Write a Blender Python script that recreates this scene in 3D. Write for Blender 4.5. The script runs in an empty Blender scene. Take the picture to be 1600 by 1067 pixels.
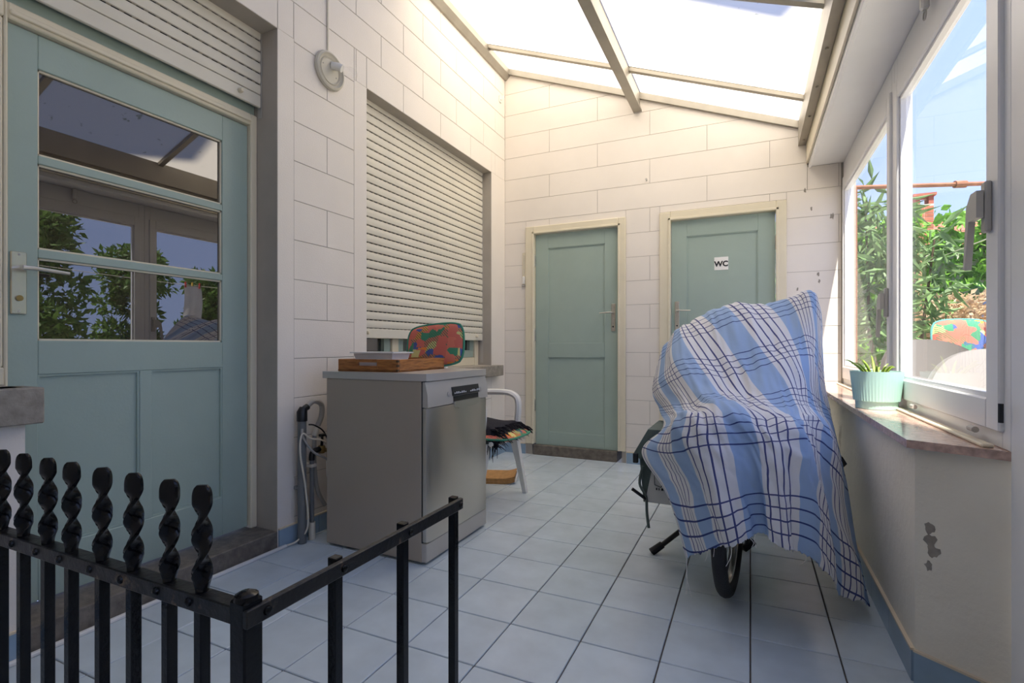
import bpy, bmesh, math, random
import numpy as np
from mathutils import Vector, Matrix
random.seed(4); RNG = np.random.default_rng(4)
S = bpy.context.scene
COL = S.collection
# ------------------------------------------------------------------ camera, sky, sun, exposure
F_PX, YAW, HOR, CAM_H = 799.0, 0.4360, 541.0, 1.0
cd = bpy.data.cameras.new('camera'); cam = bpy.data.objects.new('camera', cd); COL.objects.link(cam)
cd.sensor_width = 36; cd.lens = F_PX / 1600 * 36; cd.shift_y = (HOR - 533.5) / 1600; cd.clip_start = .02
cam.location = (0, 0, CAM_H); cam.rotation_euler = (math.pi / 2, 0, YAW)
S.camera = cam
SUN_DIR = Vector((-.16, .40, -1)).normalized()
w = bpy.data.worlds.new('World'); S.world = w; w.use_nodes = True
wn = w.node_tree.nodes; wl = w.node_tree.links; wn.clear()
tc = wn.new('ShaderNodeTexCoord'); sz = wn.new('ShaderNodeSeparateXYZ'); wl.new(tc.outputs['Generated'], sz.inputs[0])
sky = wn.new('ShaderNodeValToRGB'); wl.new(sz.outputs[2], sky.inputs[0])
for e_, (p_, c_) in zip((sky.color_ramp.elements[0], sky.color_ramp.elements[1]), ((0, (.46, .58, .95, 1)), (1, (.24, .37, .85, 1)))): e_.position = p_; e_.color = c_
bg = wn.new('ShaderNodeBackground'); bg.inputs['Strength'].default_value = .55
wo = wn.new('ShaderNodeOutputWorld'); wl.new(sky.outputs[0], bg.inputs[0]); wl.new(bg.outputs[0], wo.inputs[0])
sd = bpy.data.lights.new('sun', 'SUN'); sd.energy = 4.2; sd.angle = math.radians(.6); sd.color = (1, .95, .86)
sun = bpy.data.objects.new('sun', sd); COL.objects.link(sun)
sun.rotation_euler = SUN_DIR.to_track_quat('-Z', 'Y').to_euler(); sun.location = (2, -5, 12)
S.view_settings.view_transform = 'Standard'; S.view_settings.look = 'None'; S.view_settings.gamma = 1
S.view_settings.use_curve_mapping = False; S.view_settings.exposure = 1.75

# ------------------------------------------------------------------ pixel helpers (photo is 1600 x 1067)
FW = np.array([-math.sin(YAW), math.cos(YAW), 0.]); RT = np.array([math.cos(YAW), math.sin(YAW), 0.])
def ray(u, v): return FW + RT * (u - 800) / F_PX + np.array([0, 0, 1.]) * (HOR - v) / F_PX
def at_y(u, v, y): d = ray(u, v); return np.array([0, 0, CAM_H]) + d * (y / d[1])
def at_z(u, v, z): d = ray(u, v); return np.array([0, 0, CAM_H]) + d * ((z - CAM_H) / d[2])

# ------------------------------------------------------------------ materials
def srgb(r, g, b):
    f = lambda c: c / 12.92 if c <= .04045 else ((c + .055) / 1.055) ** 2.4
    return (f(r / 255), f(g / 255), f(b / 255), 1)
class N:
    def __init__(s, name):
        s.m = bpy.data.materials.new(name); s.m.use_nodes = True; s.t = s.m.node_tree; s.t.nodes.clear()
        s.out = s.t.nodes.new('ShaderNodeOutputMaterial')
    def n(s, typ, **kw):
        x = s.t.nodes.new(typ)
        for k, v in kw.items():
            if k.startswith('i_'):
                key = k[2:].replace('_', ' '); x.inputs[key].default_value = v
            else: setattr(x, k, v)
        return x
    def l(s, a, b): s.t.links.new(a, b)
    def ramp(s, fac, stops, interp='LINEAR'):
        r = s.n('ShaderNodeValToRGB'); r.color_ramp.interpolation = interp
        e = r.color_ramp.elements
        while len(e) < len(stops): e.new(.5)
        for q, (p, c) in zip(e, stops): q.position = p; q.color = c
        s.l(fac, r.inputs[0]); return r.outputs[0]
    def pos(s): return s.n('ShaderNodeNewGeometry').outputs['Position']
    def math(s, op, a, b=None, c=None):
        x = s.n('ShaderNodeMath', operation=op)
        for i, q in enumerate((a, b, c)):
            if q is None: continue
            if isinstance(q, (int, float)): x.inputs[i].default_value = q
            else: s.l(q, x.inputs[i])
        return x.outputs[0]
    def mix(s, fac, a, b):
        x = s.n('ShaderNodeMix', data_type='RGBA')
        for sock, q in ((x.inputs[0], fac), (x.inputs[6], a), (x.inputs[7], b)):
            if isinstance(q, (int, float, tuple)): sock.default_value = q
            else: s.l(q, sock)
        return x.outputs[2]
    def noise(s, scale, detail=3, vec=None, rough=.55):
        x = s.n('ShaderNodeTexNoise'); x.inputs['Scale'].default_value = scale; x.inputs['Detail'].default_value = detail; x.inputs['Roughness'].default_value = rough
        s.l(vec if vec is not None else s.pos(), x.inputs['Vector']); return x.outputs['Fac']
def mat(name, col, rough=.5, metal=0, var=.06, vscale=6, bump=0, bscale=60, spec=.5, obj_rand=0, ior=1.5, stain=None, coat=0):
    k = N(name); p = k.n('ShaderNodeBsdfPrincipled'); p.inputs['Roughness'].default_value = rough; p.inputs['Metallic'].default_value = metal
    p.inputs['IOR'].default_value = ior; p.inputs['Specular IOR Level'].default_value = spec; p.inputs['Coat Weight'].default_value = coat
    c = srgb(*col)
    dk = tuple(x * (1 - var) for x in c[:3]) + (1,); lt = tuple(min(1, x * (1 + var)) for x in c[:3]) + (1,)
    cc = k.ramp(k.noise(vscale), [(.3, dk), (.7, lt)])
    if obj_rand:
        oi = k.n('ShaderNodeObjectInfo'); hs = k.n('ShaderNodeHueSaturation')
        v = k.math('MULTIPLY_ADD', oi.outputs['Random'], obj_rand * 2, 1 - obj_rand); k.l(v, hs.inputs['Value']); k.l(cc, hs.inputs['Color']); cc = hs.outputs[0]
    if stain:
        scol, scale, lo, hi = stain
        cc = k.mix(k.ramp(k.noise(scale, 6, rough=.65), [(lo, (0, 0, 0, 1)), (hi, (1, 1, 1, 1))]), cc, srgb(*scol))
    k.l(cc, p.inputs['Base Color'])
    if bump:
        b = k.n('ShaderNodeBump'); b.inputs['Strength'].default_value = bump; b.inputs['Distance'].default_value = .004
        k.l(k.noise(bscale, 4), b.inputs['Height']); k.l(b.outputs[0], p.inputs['Normal'])
    k.l(p.outputs[0], k.out.inputs[0]); return k.m
M = {}
M['wall'] = mat('painted_block', (234, 226, 215), .6, var=.03, vscale=2.5, bump=.25, bscale=130)
M['joint'] = mat('block_joint', (176, 168, 156), .9)
M['plaster'] = mat('rough_plaster', (238, 230, 212), .75, var=.05, vscale=3, bump=.8, bscale=28, stain=((128, 108, 84), 2.6, .66, .82))
M['plaster_out'] = mat('outside_render', (222, 216, 206), .9, var=.08, bump=.5, bscale=20)
M['teal'] = mat('teal_paint', (162, 179, 168), .38, var=.03, vscale=5, bump=.12, bscale=90)
M['cream'] = mat('cream_paint', (226, 216, 190), .42, var=.03, bump=.1)
M['shutter'] = mat('shutter_slat', (222, 216, 200), .5, var=.04, vscale=4)
M['stone'] = mat('blue_stone', (112, 104, 94), .75, var=.3, vscale=22, bump=.6, bscale=70)
M['stone_light'] = mat('stone_sill', (150, 142, 130), .8, var=.2, vscale=30, bump=.5, bscale=80)
M['tile'] = mat('blue_tile', (197, 208, 214), .22, var=.07, vscale=7, bump=.05, bscale=25, obj_rand=.05)
M['tile_skirt'] = mat('blue_skirting_tile', (144, 168, 188), .28, var=.1, vscale=8, obj_rand=.05)
M['grout'] = mat('grout', (112, 98, 84), .95, var=.15, vscale=20)
M['mortar'] = mat('cream_mortar', (224, 208, 180), .9)
M['alu'] = mat('aluminium', (168, 162, 150), .45, metal=.55, var=.08)
M['pvc'] = mat('white_pvc', (238, 237, 236), .3, var=.015)
M['pvc_grey'] = mat('grey_plastic', (186, 182, 174), .4)
M['granite'] = mat('pink_granite_sill', (190, 160, 146), .12, var=.3, vscale=45, spec=.7)
M['iron'] = mat('black_gloss_iron', (8, 8, 10), .12, spec=.3, var=.3, vscale=40, bump=.18, bscale=90)
M['iron_worn'] = mat('worn_rail_top', (16, 15, 16), .35, var=.3, bump=.4, bscale=60, stain=((118, 98, 76), 14, .60, .68))
M['steel'] = mat('brushed_steel', (206, 200, 190), .28, metal=.9, var=.04, vscale=3)
M['steel_side'] = mat('silver_side_panel', (176, 163, 147), .42, metal=.25, var=.03, vscale=2)
M['silver'] = mat('silver_plastic', (196, 190, 182), .34, metal=.4, var=.02)
M['black'] = mat('black_plastic', (20, 20, 22), .35)
M['rubber'] = mat('tyre_rubber', (30, 30, 32), .7, bump=.5, bscale=120)
M['chrome'] = mat('satin_handle', (214, 208, 194), .25, metal=.8)
M['brass'] = mat('old_brass', (150, 128, 80), .4, metal=.8)
M['white_plastic'] = mat('white_plastic', (232, 230, 224), .4)
M['patio'] = mat('grey_resin', (138, 132, 126), .5)
M['patio2'] = mat('pale_resin', (176, 170, 164), .5)
M['lamp_base'] = mat('aged_lamp_plastic', (196, 190, 174), .45)
M['grey_pipe'] = mat('grey_drain_pipe', (112, 114, 114), .5)
M['hose'] = mat('grey_hose', (164, 160, 152), .5)
M['cable'] = mat('white_cable', (222, 214, 196), .5)
M['mint'] = mat('mint_pot', (186, 226, 212), .4, var=.02)
M['leaf_aloe'] = mat('aloe_leaf', (150, 176, 66), .45, var=.2, vscale=30)
M['soil'] = mat('soil', (60, 46, 34), .95)
M['bag_green'] = mat('green_grey_canvas', (92, 104, 98), .85, var=.1, vscale=30)
M['bag_white'] = mat('off_white_panel', (206, 204, 196), .6)
M['rust'] = mat('rusty_pipe', (150, 100, 74), .8, var=.3, vscale=20)
M['brick'] = mat('chimney_brick', (178, 106, 80), .9, var=.15, obj_rand=.12)
M['roof_tile'] = mat('red_roof_tile', (176, 104, 84), .9, var=.15, obj_rand=.1)
M['wood_post'] = mat('weathered_wood', (168, 138, 100), .8, var=.2, vscale=12)
M['ground'] = mat('garden_ground', (176, 168, 150), .95, var=.25, vscale=3, bump=.6)
M['tarp'] = mat('blue_grey_tarp', (74, 84, 108), .6, var=.2)
M['bark'] = mat('bark', (92, 74, 56), .9, var=.3, vscale=18)
M['cloth_white'] = mat('white_cotton', (236, 234, 234), .9)
M['peg_red'] = mat('red_peg', (200, 40, 40), .5)
M['peg_yellow'] = mat('yellow_peg', (220, 180, 50), .5)
M['dark_room'] = mat('dark_interior', (26, 24, 22), .9)
M['ink'] = mat('sign_ink', (28, 30, 34), .6)
M['sign'] = mat('sign_face', (240, 238, 232), .5)
M['display_mark'] = mat('display_mark', (226, 228, 232), .5)
M['cork'] = mat('coir', (186, 140, 88), .95, var=.18, vscale=40, bump=.8, bscale=160)
def leaf_mat(name, col, var, trans=.35):
    k = N(name); d = k.n('ShaderNodeBsdfPrincipled'); d.inputs['Roughness'].default_value = .5
    t = k.n('ShaderNodeBsdfTranslucent'); mx = k.n('ShaderNodeMixShader'); mx.inputs[0].default_value = trans
    c = srgb(*col); cc = k.ramp(k.noise(9, 2), [(.3, tuple(x * (1 - var) for x in c[:3]) + (1,)), (.7, tuple(min(1, x * (1 + var)) for x in c[:3]) + (1,))])
    k.l(cc, d.inputs['Base Color']); k.l(cc, t.inputs['Color']); k.l(d.outputs[0], mx.inputs[1]); k.l(t.outputs[0], mx.inputs[2]); k.l(mx.outputs[0], k.out.inputs[0]); return k.m
M['leaf_vine'] = leaf_mat('vine_leaf', (120, 168, 62), .4)
M['leaf_long'] = leaf_mat('long_leaf', (120, 150, 96), .3)
M['leaf_tree'] = leaf_mat('tree_leaf', (104, 136, 62), .4)
M['leaf_dry'] = leaf_mat('dry_flower', (206, 180, 142), .25)
def glass(name, tint=(1, 1, 1, 1)):
    k = N(name); tr = k.n('ShaderNodeBsdfTransparent'); tr.inputs[0].default_value = tint
    g = k.n('ShaderNodeBsdfGlossy'); g.inputs['Roughness'].default_value = 0.0
    lw_ = k.n('ShaderNodeLayerWeight'); lw_.inputs[0].default_value = .5
    fac = k.math('MULTIPLY_ADD', k.math('POWER', lw_.outputs['Facing'], 6.0), .6, .05)
    mx = k.n('ShaderNodeMixShader'); k.l(fac, mx.inputs[0]); k.l(tr.outputs[0], mx.inputs[1]); k.l(g.outputs[0], mx.inputs[2]); k.l(mx.outputs[0], k.out.inputs[0]); return k.m
M['glass'] = glass('window_glass', (.97, .98, .98, 1))
M['bulb'] = glass('bulb_glass')
def dark_room_glass():
    k = N('door_glass'); p = k.n('ShaderNodeBsdfPrincipled'); p.inputs['Base Color'].default_value = (.035, .025, .018, 1); p.inputs['Roughness'].default_value = .0; p.inputs['IOR'].default_value = 2.3  # opaque brown-black base colour stands in for the unlit rooms behind the panes
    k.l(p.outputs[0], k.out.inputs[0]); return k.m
M['door_glass'] = dark_room_glass()
def roof_sheet():
    k = N('polycarbonate_sheet'); t = k.n('ShaderNodeBsdfTranslucent'); d = k.n('ShaderNodeBsdfDiffuse'); mx = k.n('ShaderNodeMixShader'); mx.inputs[0].default_value = .15
    spots = k.ramp(k.noise(16, 2), [(.66, (0, 0, 0, 1)), (.74, (1, 1, 1, 1))])
    c = k.mix(k.math('MULTIPLY', spots, .85), (.86, .775, .635, 1), (.34, .33, .2, 1))
    wv = k.n('ShaderNodeTexWave'); wv.bands_direction = 'Y'; wv.inputs['Scale'].default_value = 26; k.l(k.pos(), wv.inputs['Vector'])
    c2 = k.mix(k.math('MULTIPLY', wv.outputs['Fac'], .12), c, (.6, .56, .46, 1))
    k.l(c2, t.inputs[0]); k.l(c2, d.inputs[0]); k.l(t.outputs[0], mx.inputs[1]); k.l(d.outputs[0], mx.inputs[2]); k.l(mx.outputs[0], k.out.inputs[0]); return k.m
M['sheet'] = roof_sheet()
def shutter_gap():
    k = N('shutter_gap'); p = k.n('ShaderNodeBsdfPrincipled'); p.inputs['Roughness'].default_value = .8
    sx = k.n('ShaderNodeSeparateXYZ'); k.l(k.pos(), sx.inputs[0])
    f = k.math('GREATER_THAN', k.math('FRACT', k.math('MULTIPLY', sx.outputs[1], 22.)), .62)
    k.l(k.mix(f, (.012, .011, .01, 1), srgb(150, 142, 126)), p.inputs['Base Color']); k.l(p.outputs[0], k.out.inputs[0]); return k.m
M['gap'] = shutter_gap()
def wood_mat():
    k = N('varnished_wood'); p = k.n('ShaderNodeBsdfPrincipled'); p.inputs['Roughness'].default_value = .3
    mp = k.n('ShaderNodeMapping'); mp.inputs['Scale'].default_value = (3, 3, 30); k.l(k.pos(), mp.inputs[0])
    k.l(k.ramp(k.noise(5, 4, mp.outputs[0]), [(.3, srgb(120, 70, 30)), (.7, srgb(190, 126, 66))]), p.inputs['Base Color']); k.l(p.outputs[0], k.out.inputs[0]); return k.m
M['wood'] = wood_mat()
def cushion_mat():
    k = N('patchwork_cushion'); p = k.n('ShaderNodeBsdfPrincipled'); p.inputs['Roughness'].default_value = .9
    v = k.n('ShaderNodeTexVoronoi'); v.distance = 'CHEBYCHEV'; v.inputs['Scale'].default_value = 21; k.l(k.pos(), v.inputs['Vector'])
    sp = k.n('ShaderNodeSeparateColor'); k.l(v.outputs['Color'], sp.inputs[0])
    base = k.ramp(sp.outputs[0], [(0, srgb(206, 110, 92)), (.5, srgb(214, 122, 98)), (.60, srgb(232, 140, 60)), (.70, srgb(70, 140, 104)), (.82, srgb(214, 204, 130)), (.92, srgb(76, 96, 150))], 'CONSTANT')
    wv = k.n('ShaderNodeTexWave'); wv.inputs['Scale'].default_value = 34; wv.bands_direction = 'DIAGONAL'; k.l(k.pos(), wv.inputs['Vector'])
    f = k.math('MULTIPLY', k.math('GREATER_THAN', wv.outputs['Fac'], .6), k.math('GREATER_THAN', sp.outputs[1], .66))
    k.l(k.mix(f, base, srgb(72, 120, 84)), p.inputs['Base Color']); k.l(p.outputs[0], k.out.inputs[0]); return k.m
M['cushion'] = cushion_mat()
M['piping'] = mat('green_piping', (64, 140, 112), .8)
M['pink'] = mat('pink_cushion', (226, 150, 150), .9)
M['teal_cush'] = mat('teal_cushion', (96, 160, 156), .9)
M['blanket'] = mat('black_wool', (30, 28, 36), .95, var=.4, vscale=60, bump=1, bscale=120)
def plaid():
    k = N('checked_cotton'); p = k.n('ShaderNodeBsdfPrincipled'); p.inputs['Roughness'].default_value = .9
    uv = k.n('ShaderNodeUVMap', uv_map='cloth'); sp = k.n('ShaderNodeSeparateXYZ'); k.l(uv.outputs[0], sp.inputs[0])
    U, V = sp.outputs[0], sp.outputs[1]
    def stripes(c, period, start, n, gap, wd):
        q = k.math('MULTIPLY', k.math('FRACT', k.math('DIVIDE', k.math('SUBTRACT', c, start - gap / 2), period)), period)
        inside = k.math('LESS_THAN', q, n * gap)
        ln = k.math('LESS_THAN', k.math('ABSOLUTE', k.math('SUBTRACT', k.math('FRACT', k.math('DIVIDE', q, gap)), .5)), wd / gap / 2)
        return k.math('MULTIPLY', inside, ln)
    PU, PV = .27, .36
    fu = k.math('FRACT', k.math('DIVIDE', U, PU))
    blue = k.math('GREATER_THAN', fu, .60)
    base = k.mix(blue, srgb(232, 231, 232), srgb(164, 190, 224))
    lu = stripes(U, PU, .022, 4, .034, .0065); lv = stripes(V, PV, .03, 4, .046, .006)
    ln = k.math('MAXIMUM', lu, lv)
    c = k.mix(k.math('MULTIPLY', ln, .93), base, srgb(38, 52, 122))
    k.l(c, p.inputs['Base Color'])
    b = k.n('ShaderNodeBump'); b.inputs['Strength'].default_value = .3; b.inputs['Distance'].default_value = .003; k.l(k.noise(60, 4), b.inputs['Height']); k.l(b.outputs[0], p.inputs['Normal'])
    tr = k.n('ShaderNodeBsdfTranslucent'); k.l(c, tr.inputs[0]); mx = k.n('ShaderNodeMixShader'); mx.inputs[0].default_value = .18
    k.l(p.outputs[0], mx.inputs[1]); k.l(tr.outputs[0], mx.inputs[2]); k.l(mx.outputs[0], k.out.inputs[0]); return k.m
M['plaid'] = plaid()

# ------------------------------------------------------------------ mesh helpers
class MB:
    def __init__(s): s.v = []; s.f = []
    def add(s, vs, fs):
        o = len(s.v); s.v += [tuple(map(float, q)) for q in vs]; s.f += [tuple(o + i for i in f) for f in fs]; return s
    def box(s, x0, x1, y0, y1, z0, z1, bev=0):
        if x0 > x1: x0, x1 = x1, x0
        if y0 > y1: y0, y1 = y1, y0
        if z0 > z1: z0, z1 = z1, z0
        if bev <= 0:
            return s.add([(x0,y0,z0),(x1,y0,z0),(x1,y1,z0),(x0,y1,z0),(x0,y0,z1),(x1,y0,z1),(x1,y1,z1),(x0,y1,z1)],
                         [(0,3,2,1),(4,5,6,7),(0,1,5,4),(1,2,6,5),(2,3,7,6),(3,0,4,7)])
        bm = bmesh.new(); bmesh.ops.create_cube(bm, size=1)
        for q in bm.verts: q.co = Vector(((x0+x1)/2 + q.co.x*(x1-x0), (y0+y1)/2 + q.co.y*(y1-y0), (z0+z1)/2 + q.co.z*(z1-z0)))
        bev = min(bev, .49*min(x1-x0, y1-y0, z1-z0))
        bmesh.ops.bevel(bm, geom=list(bm.edges), offset=bev, segments=1, affect='EDGES', profile=.5)
        bm.verts.index_update(); s.add([q.co for q in bm.verts], [[q.index for q in f.verts] for f in bm.faces]); bm.free(); return s
    def prism(s, poly, axis, a, b):
        """poly: 2-D points; axis 'x','y','z': extrusion axis from a to b"""
        P = {'x': lambda p, q: (q, p[0], p[1]), 'y': lambda p, q: (p[0], q, p[1]), 'z': lambda p, q: (p[0], p[1], q)}[axis]
        n = len(poly); vs = [P(p, a) for p in poly] + [P(p, b) for p in poly]
        fs = [tuple(range(n))[::-1], tuple(range(n, 2*n))] + [(i, (i+1) % n, n+(i+1) % n, n+i) for i in range(n)]
        return s.add(vs, fs)
    def tube(s, pts, r, n=8, cap=True):
        pts = [Vector(p) for p in pts]; rs = r if isinstance(r, (list, tuple)) else [r]*len(pts)
        o = len(s.v); up = None; rings = []
        for i, p in enumerate(pts):
            t = (pts[min(i+1, len(pts)-1)] - pts[max(i-1, 0)]).normalized()
            if up is None: up = t.orthogonal().normalized()
            else: up = (up - t*up.dot(t)).normalized()
            b = t.cross(up)
            rings.append([p + (up*math.cos(2*math.pi*k/n) + b*math.sin(2*math.pi*k/n))*rs[i] for k in range(n)])
        vs = [q for rg in rings for q in rg]; fs = []
        for i in range(len(pts)-1):
            for k in range(n): a = i*n+k; c = i*n+(k+1) % n; fs.append((a, c, c+n, a+n))
        if cap: fs += [tuple(range(n))[::-1], tuple((len(pts)-1)*n + k for k in range(n))]
        return s.add(vs, fs)
    def lathe(s, prof, c, n=24, axis='z', sx=1, sy=1, cap=True):
        c = Vector(c); vs = []
        for (r, h) in prof:
            for k in range(n):
                a = 2*math.pi*k/n; p = (r*math.cos(a)*sx, r*math.sin(a)*sy, h)
                if axis == 'x': p = (h, p[0], p[1])
                elif axis == 'y': p = (p[0], h, p[1])
                vs.append(c + Vector(p))
        fs = []
        for i in range(len(prof)-1):
            for k in range(n): a = i*n+k; b = i*n+(k+1) % n; fs.append((a, b, b+n, a+n))
        if cap: fs += [tuple(range(n))[::-1], tuple((len(prof)-1)*n+k for k in range(n))]
        return s.add(vs, fs)
    def torus(s, c, R, r, axis='x', n=40, m=12, sq=1):
        vs = []; fs = []; c = Vector(c)
        for i in range(n):
            a = 2*math.pi*i/n
            for j in range(m):
                b = 2*math.pi*j/m; rr = R + r*math.cos(b); h = r*sq*math.sin(b)
                p = {'x': (h, rr*math.cos(a), rr*math.sin(a)), 'y': (rr*math.cos(a), h, rr*math.sin(a)), 'z': (rr*math.cos(a), rr*math.sin(a), h)}[axis]
                vs.append(c + Vector(p))
        for i in range(n):
            for j in range(m): fs.append((i*m+j, ((i+1) % n)*m+j, ((i+1) % n)*m+(j+1) % m, i*m+(j+1) % m))
        return s.add(vs, fs)
    def grid(s, fn, nu, nv):
        o = [[fn(i/nu, j/nv) for i in range(nu+1)] for j in range(nv+1)]
        vs = [p for r in o for p in r]; W = nu+1
        return s.add(vs, [(j*W+i, j*W+i+1, (j+1)*W+i+1, (j+1)*W+i) for j in range(nv) for i in range(nu)])
    def xf(s, mtx, start=0):
        for i in range(start, len(s.v)): s.v[i] = tuple(mtx @ Vector(s.v[i]))
        return s
    def mesh(s, name, off=(0, 0, 0), ang=35):
        me = bpy.data.meshes.new(name); me.from_pydata([(a-off[0], b-off[1], c-off[2]) for a, b, c in s.v], [], s.f)
        bm = bmesh.new(); bm.from_mesh(me); bmesh.ops.recalc_face_normals(bm, faces=bm.faces); bm.to_mesh(me); bm.free()
        me.polygons.foreach_set('use_smooth', [True]*len(me.polygons)); me.set_sharp_from_angle(angle=math.radians(ang)); return me
def wloc(o):
    l = Vector(o.location)
    while o.parent: o = o.parent; l += Vector(o.location)
    return l
def ob(name, mb, m, parent=None, origin=None, label=None, ang=35):
    """one mesh object; geometry given in world coordinates"""
    if origin is None:
        if parent is None:
            vs = np.array(mb.v); origin = Vector(((vs[:,0].min()+vs[:,0].max())/2, (vs[:,1].min()+vs[:,1].max())/2, vs[:,2].min()))
        else: origin = wloc(parent)
    origin = Vector(origin); me = mb.mesh(name, origin, ang); me.materials.append(M[m] if isinstance(m, str) else m)
    o = bpy.data.objects.new(name, me); COL.objects.link(o)
    if parent is not None: o.parent = parent; o.location = origin - wloc(parent)
    else: o.location = origin
    if label: o['label'] = label
    return o
def tag(o, label, cat, group=None, kind=None):
    o['label'] = label; o['category'] = cat
    if group: o['group'] = group
    if kind: o['kind'] = kind
    return o
def thing(name, label, cat, loc, group=None, kind=None):
    o = bpy.data.objects.new(name, None); COL.objects.link(o); o.location = loc; o.empty_display_size = .1
    return tag(o, label, cat, group, kind)
def piece(name, me, parent, loc):
    """a small repeated piece sharing mesh data"""
    o = bpy.data.objects.new(name, me); COL.objects.link(o); o.parent = parent; o.location = Vector(loc) - wloc(parent); return o
def simple_mesh(mb, name, m, ang=35):
    me = mb.mesh(name, (0, 0, 0), ang); me.materials.append(M[m]); return me
def cr(P, t):
    """Catmull-Rom through a list of vectors, t in 0..1"""
    n = len(P)-1; x = min(max(t, 0), 1)*n; i = min(int(x), n-1); f = x-i
    p0 = P[max(i-1, 0)]; p1 = P[i]; p2 = P[i+1]; p3 = P[min(i+2, n)]
    return .5*((2*p1) + (p2-p0)*f + (2*p0-5*p1+4*p2-p3)*f*f + (3*p1-p0-3*p2+p3)*f**3)
def curve(pts, k=8):
    P = [np.array(p, float) for p in pts]; n = (len(P)-1)*k
    return [tuple(cr(P, i/n)) for i in range(n+1)]

# ------------------------------------------------------------------ dimensions of the room
XL, YB, XR = -2.115, 4.38, .445        # left wall face, back wall face, low wall face
XW, ZS = .60, .725                      # inner face of the windows, sill top
LINTEL = 2.57
DOOR_Y = (.83, 1.80); WIN_Y = (2.446, 4.102); WIN_Z0 = .83
def roof_z(x): return 3.64 - .391*(x - XL)
def wall_top(x): return roof_z(x) - .055

# ------------------------------------------------------------------ floor with tiles
TX, TY = .2618, .268
fl = ob('floor', MB().box(-2.42, .63, -1.0, YB+.02, -.12, -.009), 'grout', origin=(0, 0, -.12)); tag(fl, 'floor of pale blue square tiles with brown grout', 'floor', kind='structure')
tm = simple_mesh(MB().box(-TX/2+.0022, TX/2-.0022, -TY/2+.0022, TY/2-.0022, -.009, 0, .0022), 'tile', 'tile')
ux0, uy0 = at_z(1172.4, 940.6, 0)[:2]     # a grout crossing seen in the photograph
cells = {}
for i in range(-10, 4):
    for j in range(-13, 10):
        x0 = ux0 + i*TX; y0 = uy0 + j*TY
        a, b, c, d = max(x0, -2.14), min(x0+TX, XR+.005), max(y0, -1.0), min(y0+TY, YB+.01)
        if b-a < .02 or d-c < .02: continue
        if abs(b-a-TX) < 1e-6 and abs(d-c-TY) < 1e-6: piece('tile', tm, fl, (x0+TX/2, y0+TY/2, 0))
        else:
            g = .0022; ob('tile', MB().box(a+g, b-g, c+g, d-g, -.009, 0, .002), 'tile', fl, origin=((a+b)/2, (c+d)/2, 0))

# ------------------------------------------------------------------ painted block walls
def split(rects, hole):
    out = []
    for (a, b, c, d) in rects:
        e, f, g, h = hole
        if b <= e or a >= f or d <= g or c >= h: out.append((a, b, c, d)); continue
        if a < e: out.append((a, e, c, d))
        if b > f: out.append((f, b, c, d))
        m0, m1 = max(a, e), min(b, f)
        if c < g: out.append((m0, m1, c, g))
        if d > h: out.append((m0, m1, h, d))
    return out
def clip_poly(poly, top):
    """keep the part of a polygon below z = top(x)"""
    out = []
    for i in range(len(poly)):
        p, q = poly[i], poly[(i+1) % len(poly)]; dp, dq = p[1]-top(p[0]), q[1]-top(q[0])
        if dp <= 0: out.append(p)
        if dp*dq < 0: t = dp/(dp-dq); out.append((p[0]+(q[0]-p[0])*t, p[1]+(q[1]-p[1])*t))
    return out
# left wall (runs in depth); openings as (y0, y1, z0, z1)
openL = [(DOOR_Y[0], DOOR_Y[1], -.2, LINTEL), (-.60, DOOR_Y[0], .868, LINTEL), (WIN_Y[0], WIN_Y[1], WIN_Z0, LINTEL)]
core = [(-1.0, YB+.15, -.1, 6.0)]
for h in openL: core = split(core, h)
mb = MB()
for (a, b, c, d) in core: mb.box(XL-.28, XL-.0035, a, b, c, d)
wallL = ob('wall_left', mb, 'joint', origin=(XL, 2, 0)); tag(wallL, 'white painted block wall with door and shuttered window', 'wall', kind='structure')
borders = [(1.80, 1.898, 0, LINTEL), (2.338, 2.446, 0, LINTEL), (4.102, YB, 0, LINTEL), (-1.0, .83, 0, .868), (-1.0, -.60, .868, LINTEL)]
mb = MB()
for (a, b, c, d) in borders: mb.box(XL-.0035, XL, a, b, c, d)
ob('plaster_band', mb, 'wall', wallL)
def blocks(course0, dz, half, start, end, holes, emit, zmax):
    for k in range(-1, int(zmax/dz)+2):
        z0 = course0 + k*dz; z1 = z0+dz
        off = half if k % 2 else 0
        y = start - 2*half + off
        while y < end:
            rs = [(max(y, start), min(y+2*half, end), max(z0, 0), z1)]
            for h in holes: rs = split(rs, h)
            for (a, b, c, d) in rs:
                if b-a > .008 and d-c > .008: emit(a, b, c, d)
            y += 2*half
G = .0016
def emitL(a, b, c, d):
    if c > 3.75: return
    ob('block', MB().box(XL-.0045, XL, a+G, b-G, c+G, min(d, 3.75)-G, .0015), 'wall', wallL, origin=(XL, (a+b)/2, c))
blocks(.1275, .2025, .228, 1.898-.228*12, YB, openL + [(a, b, c-.1 if c == 0 else c, d) for a, b, c, d in borders], emitL, 3.7)
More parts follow.
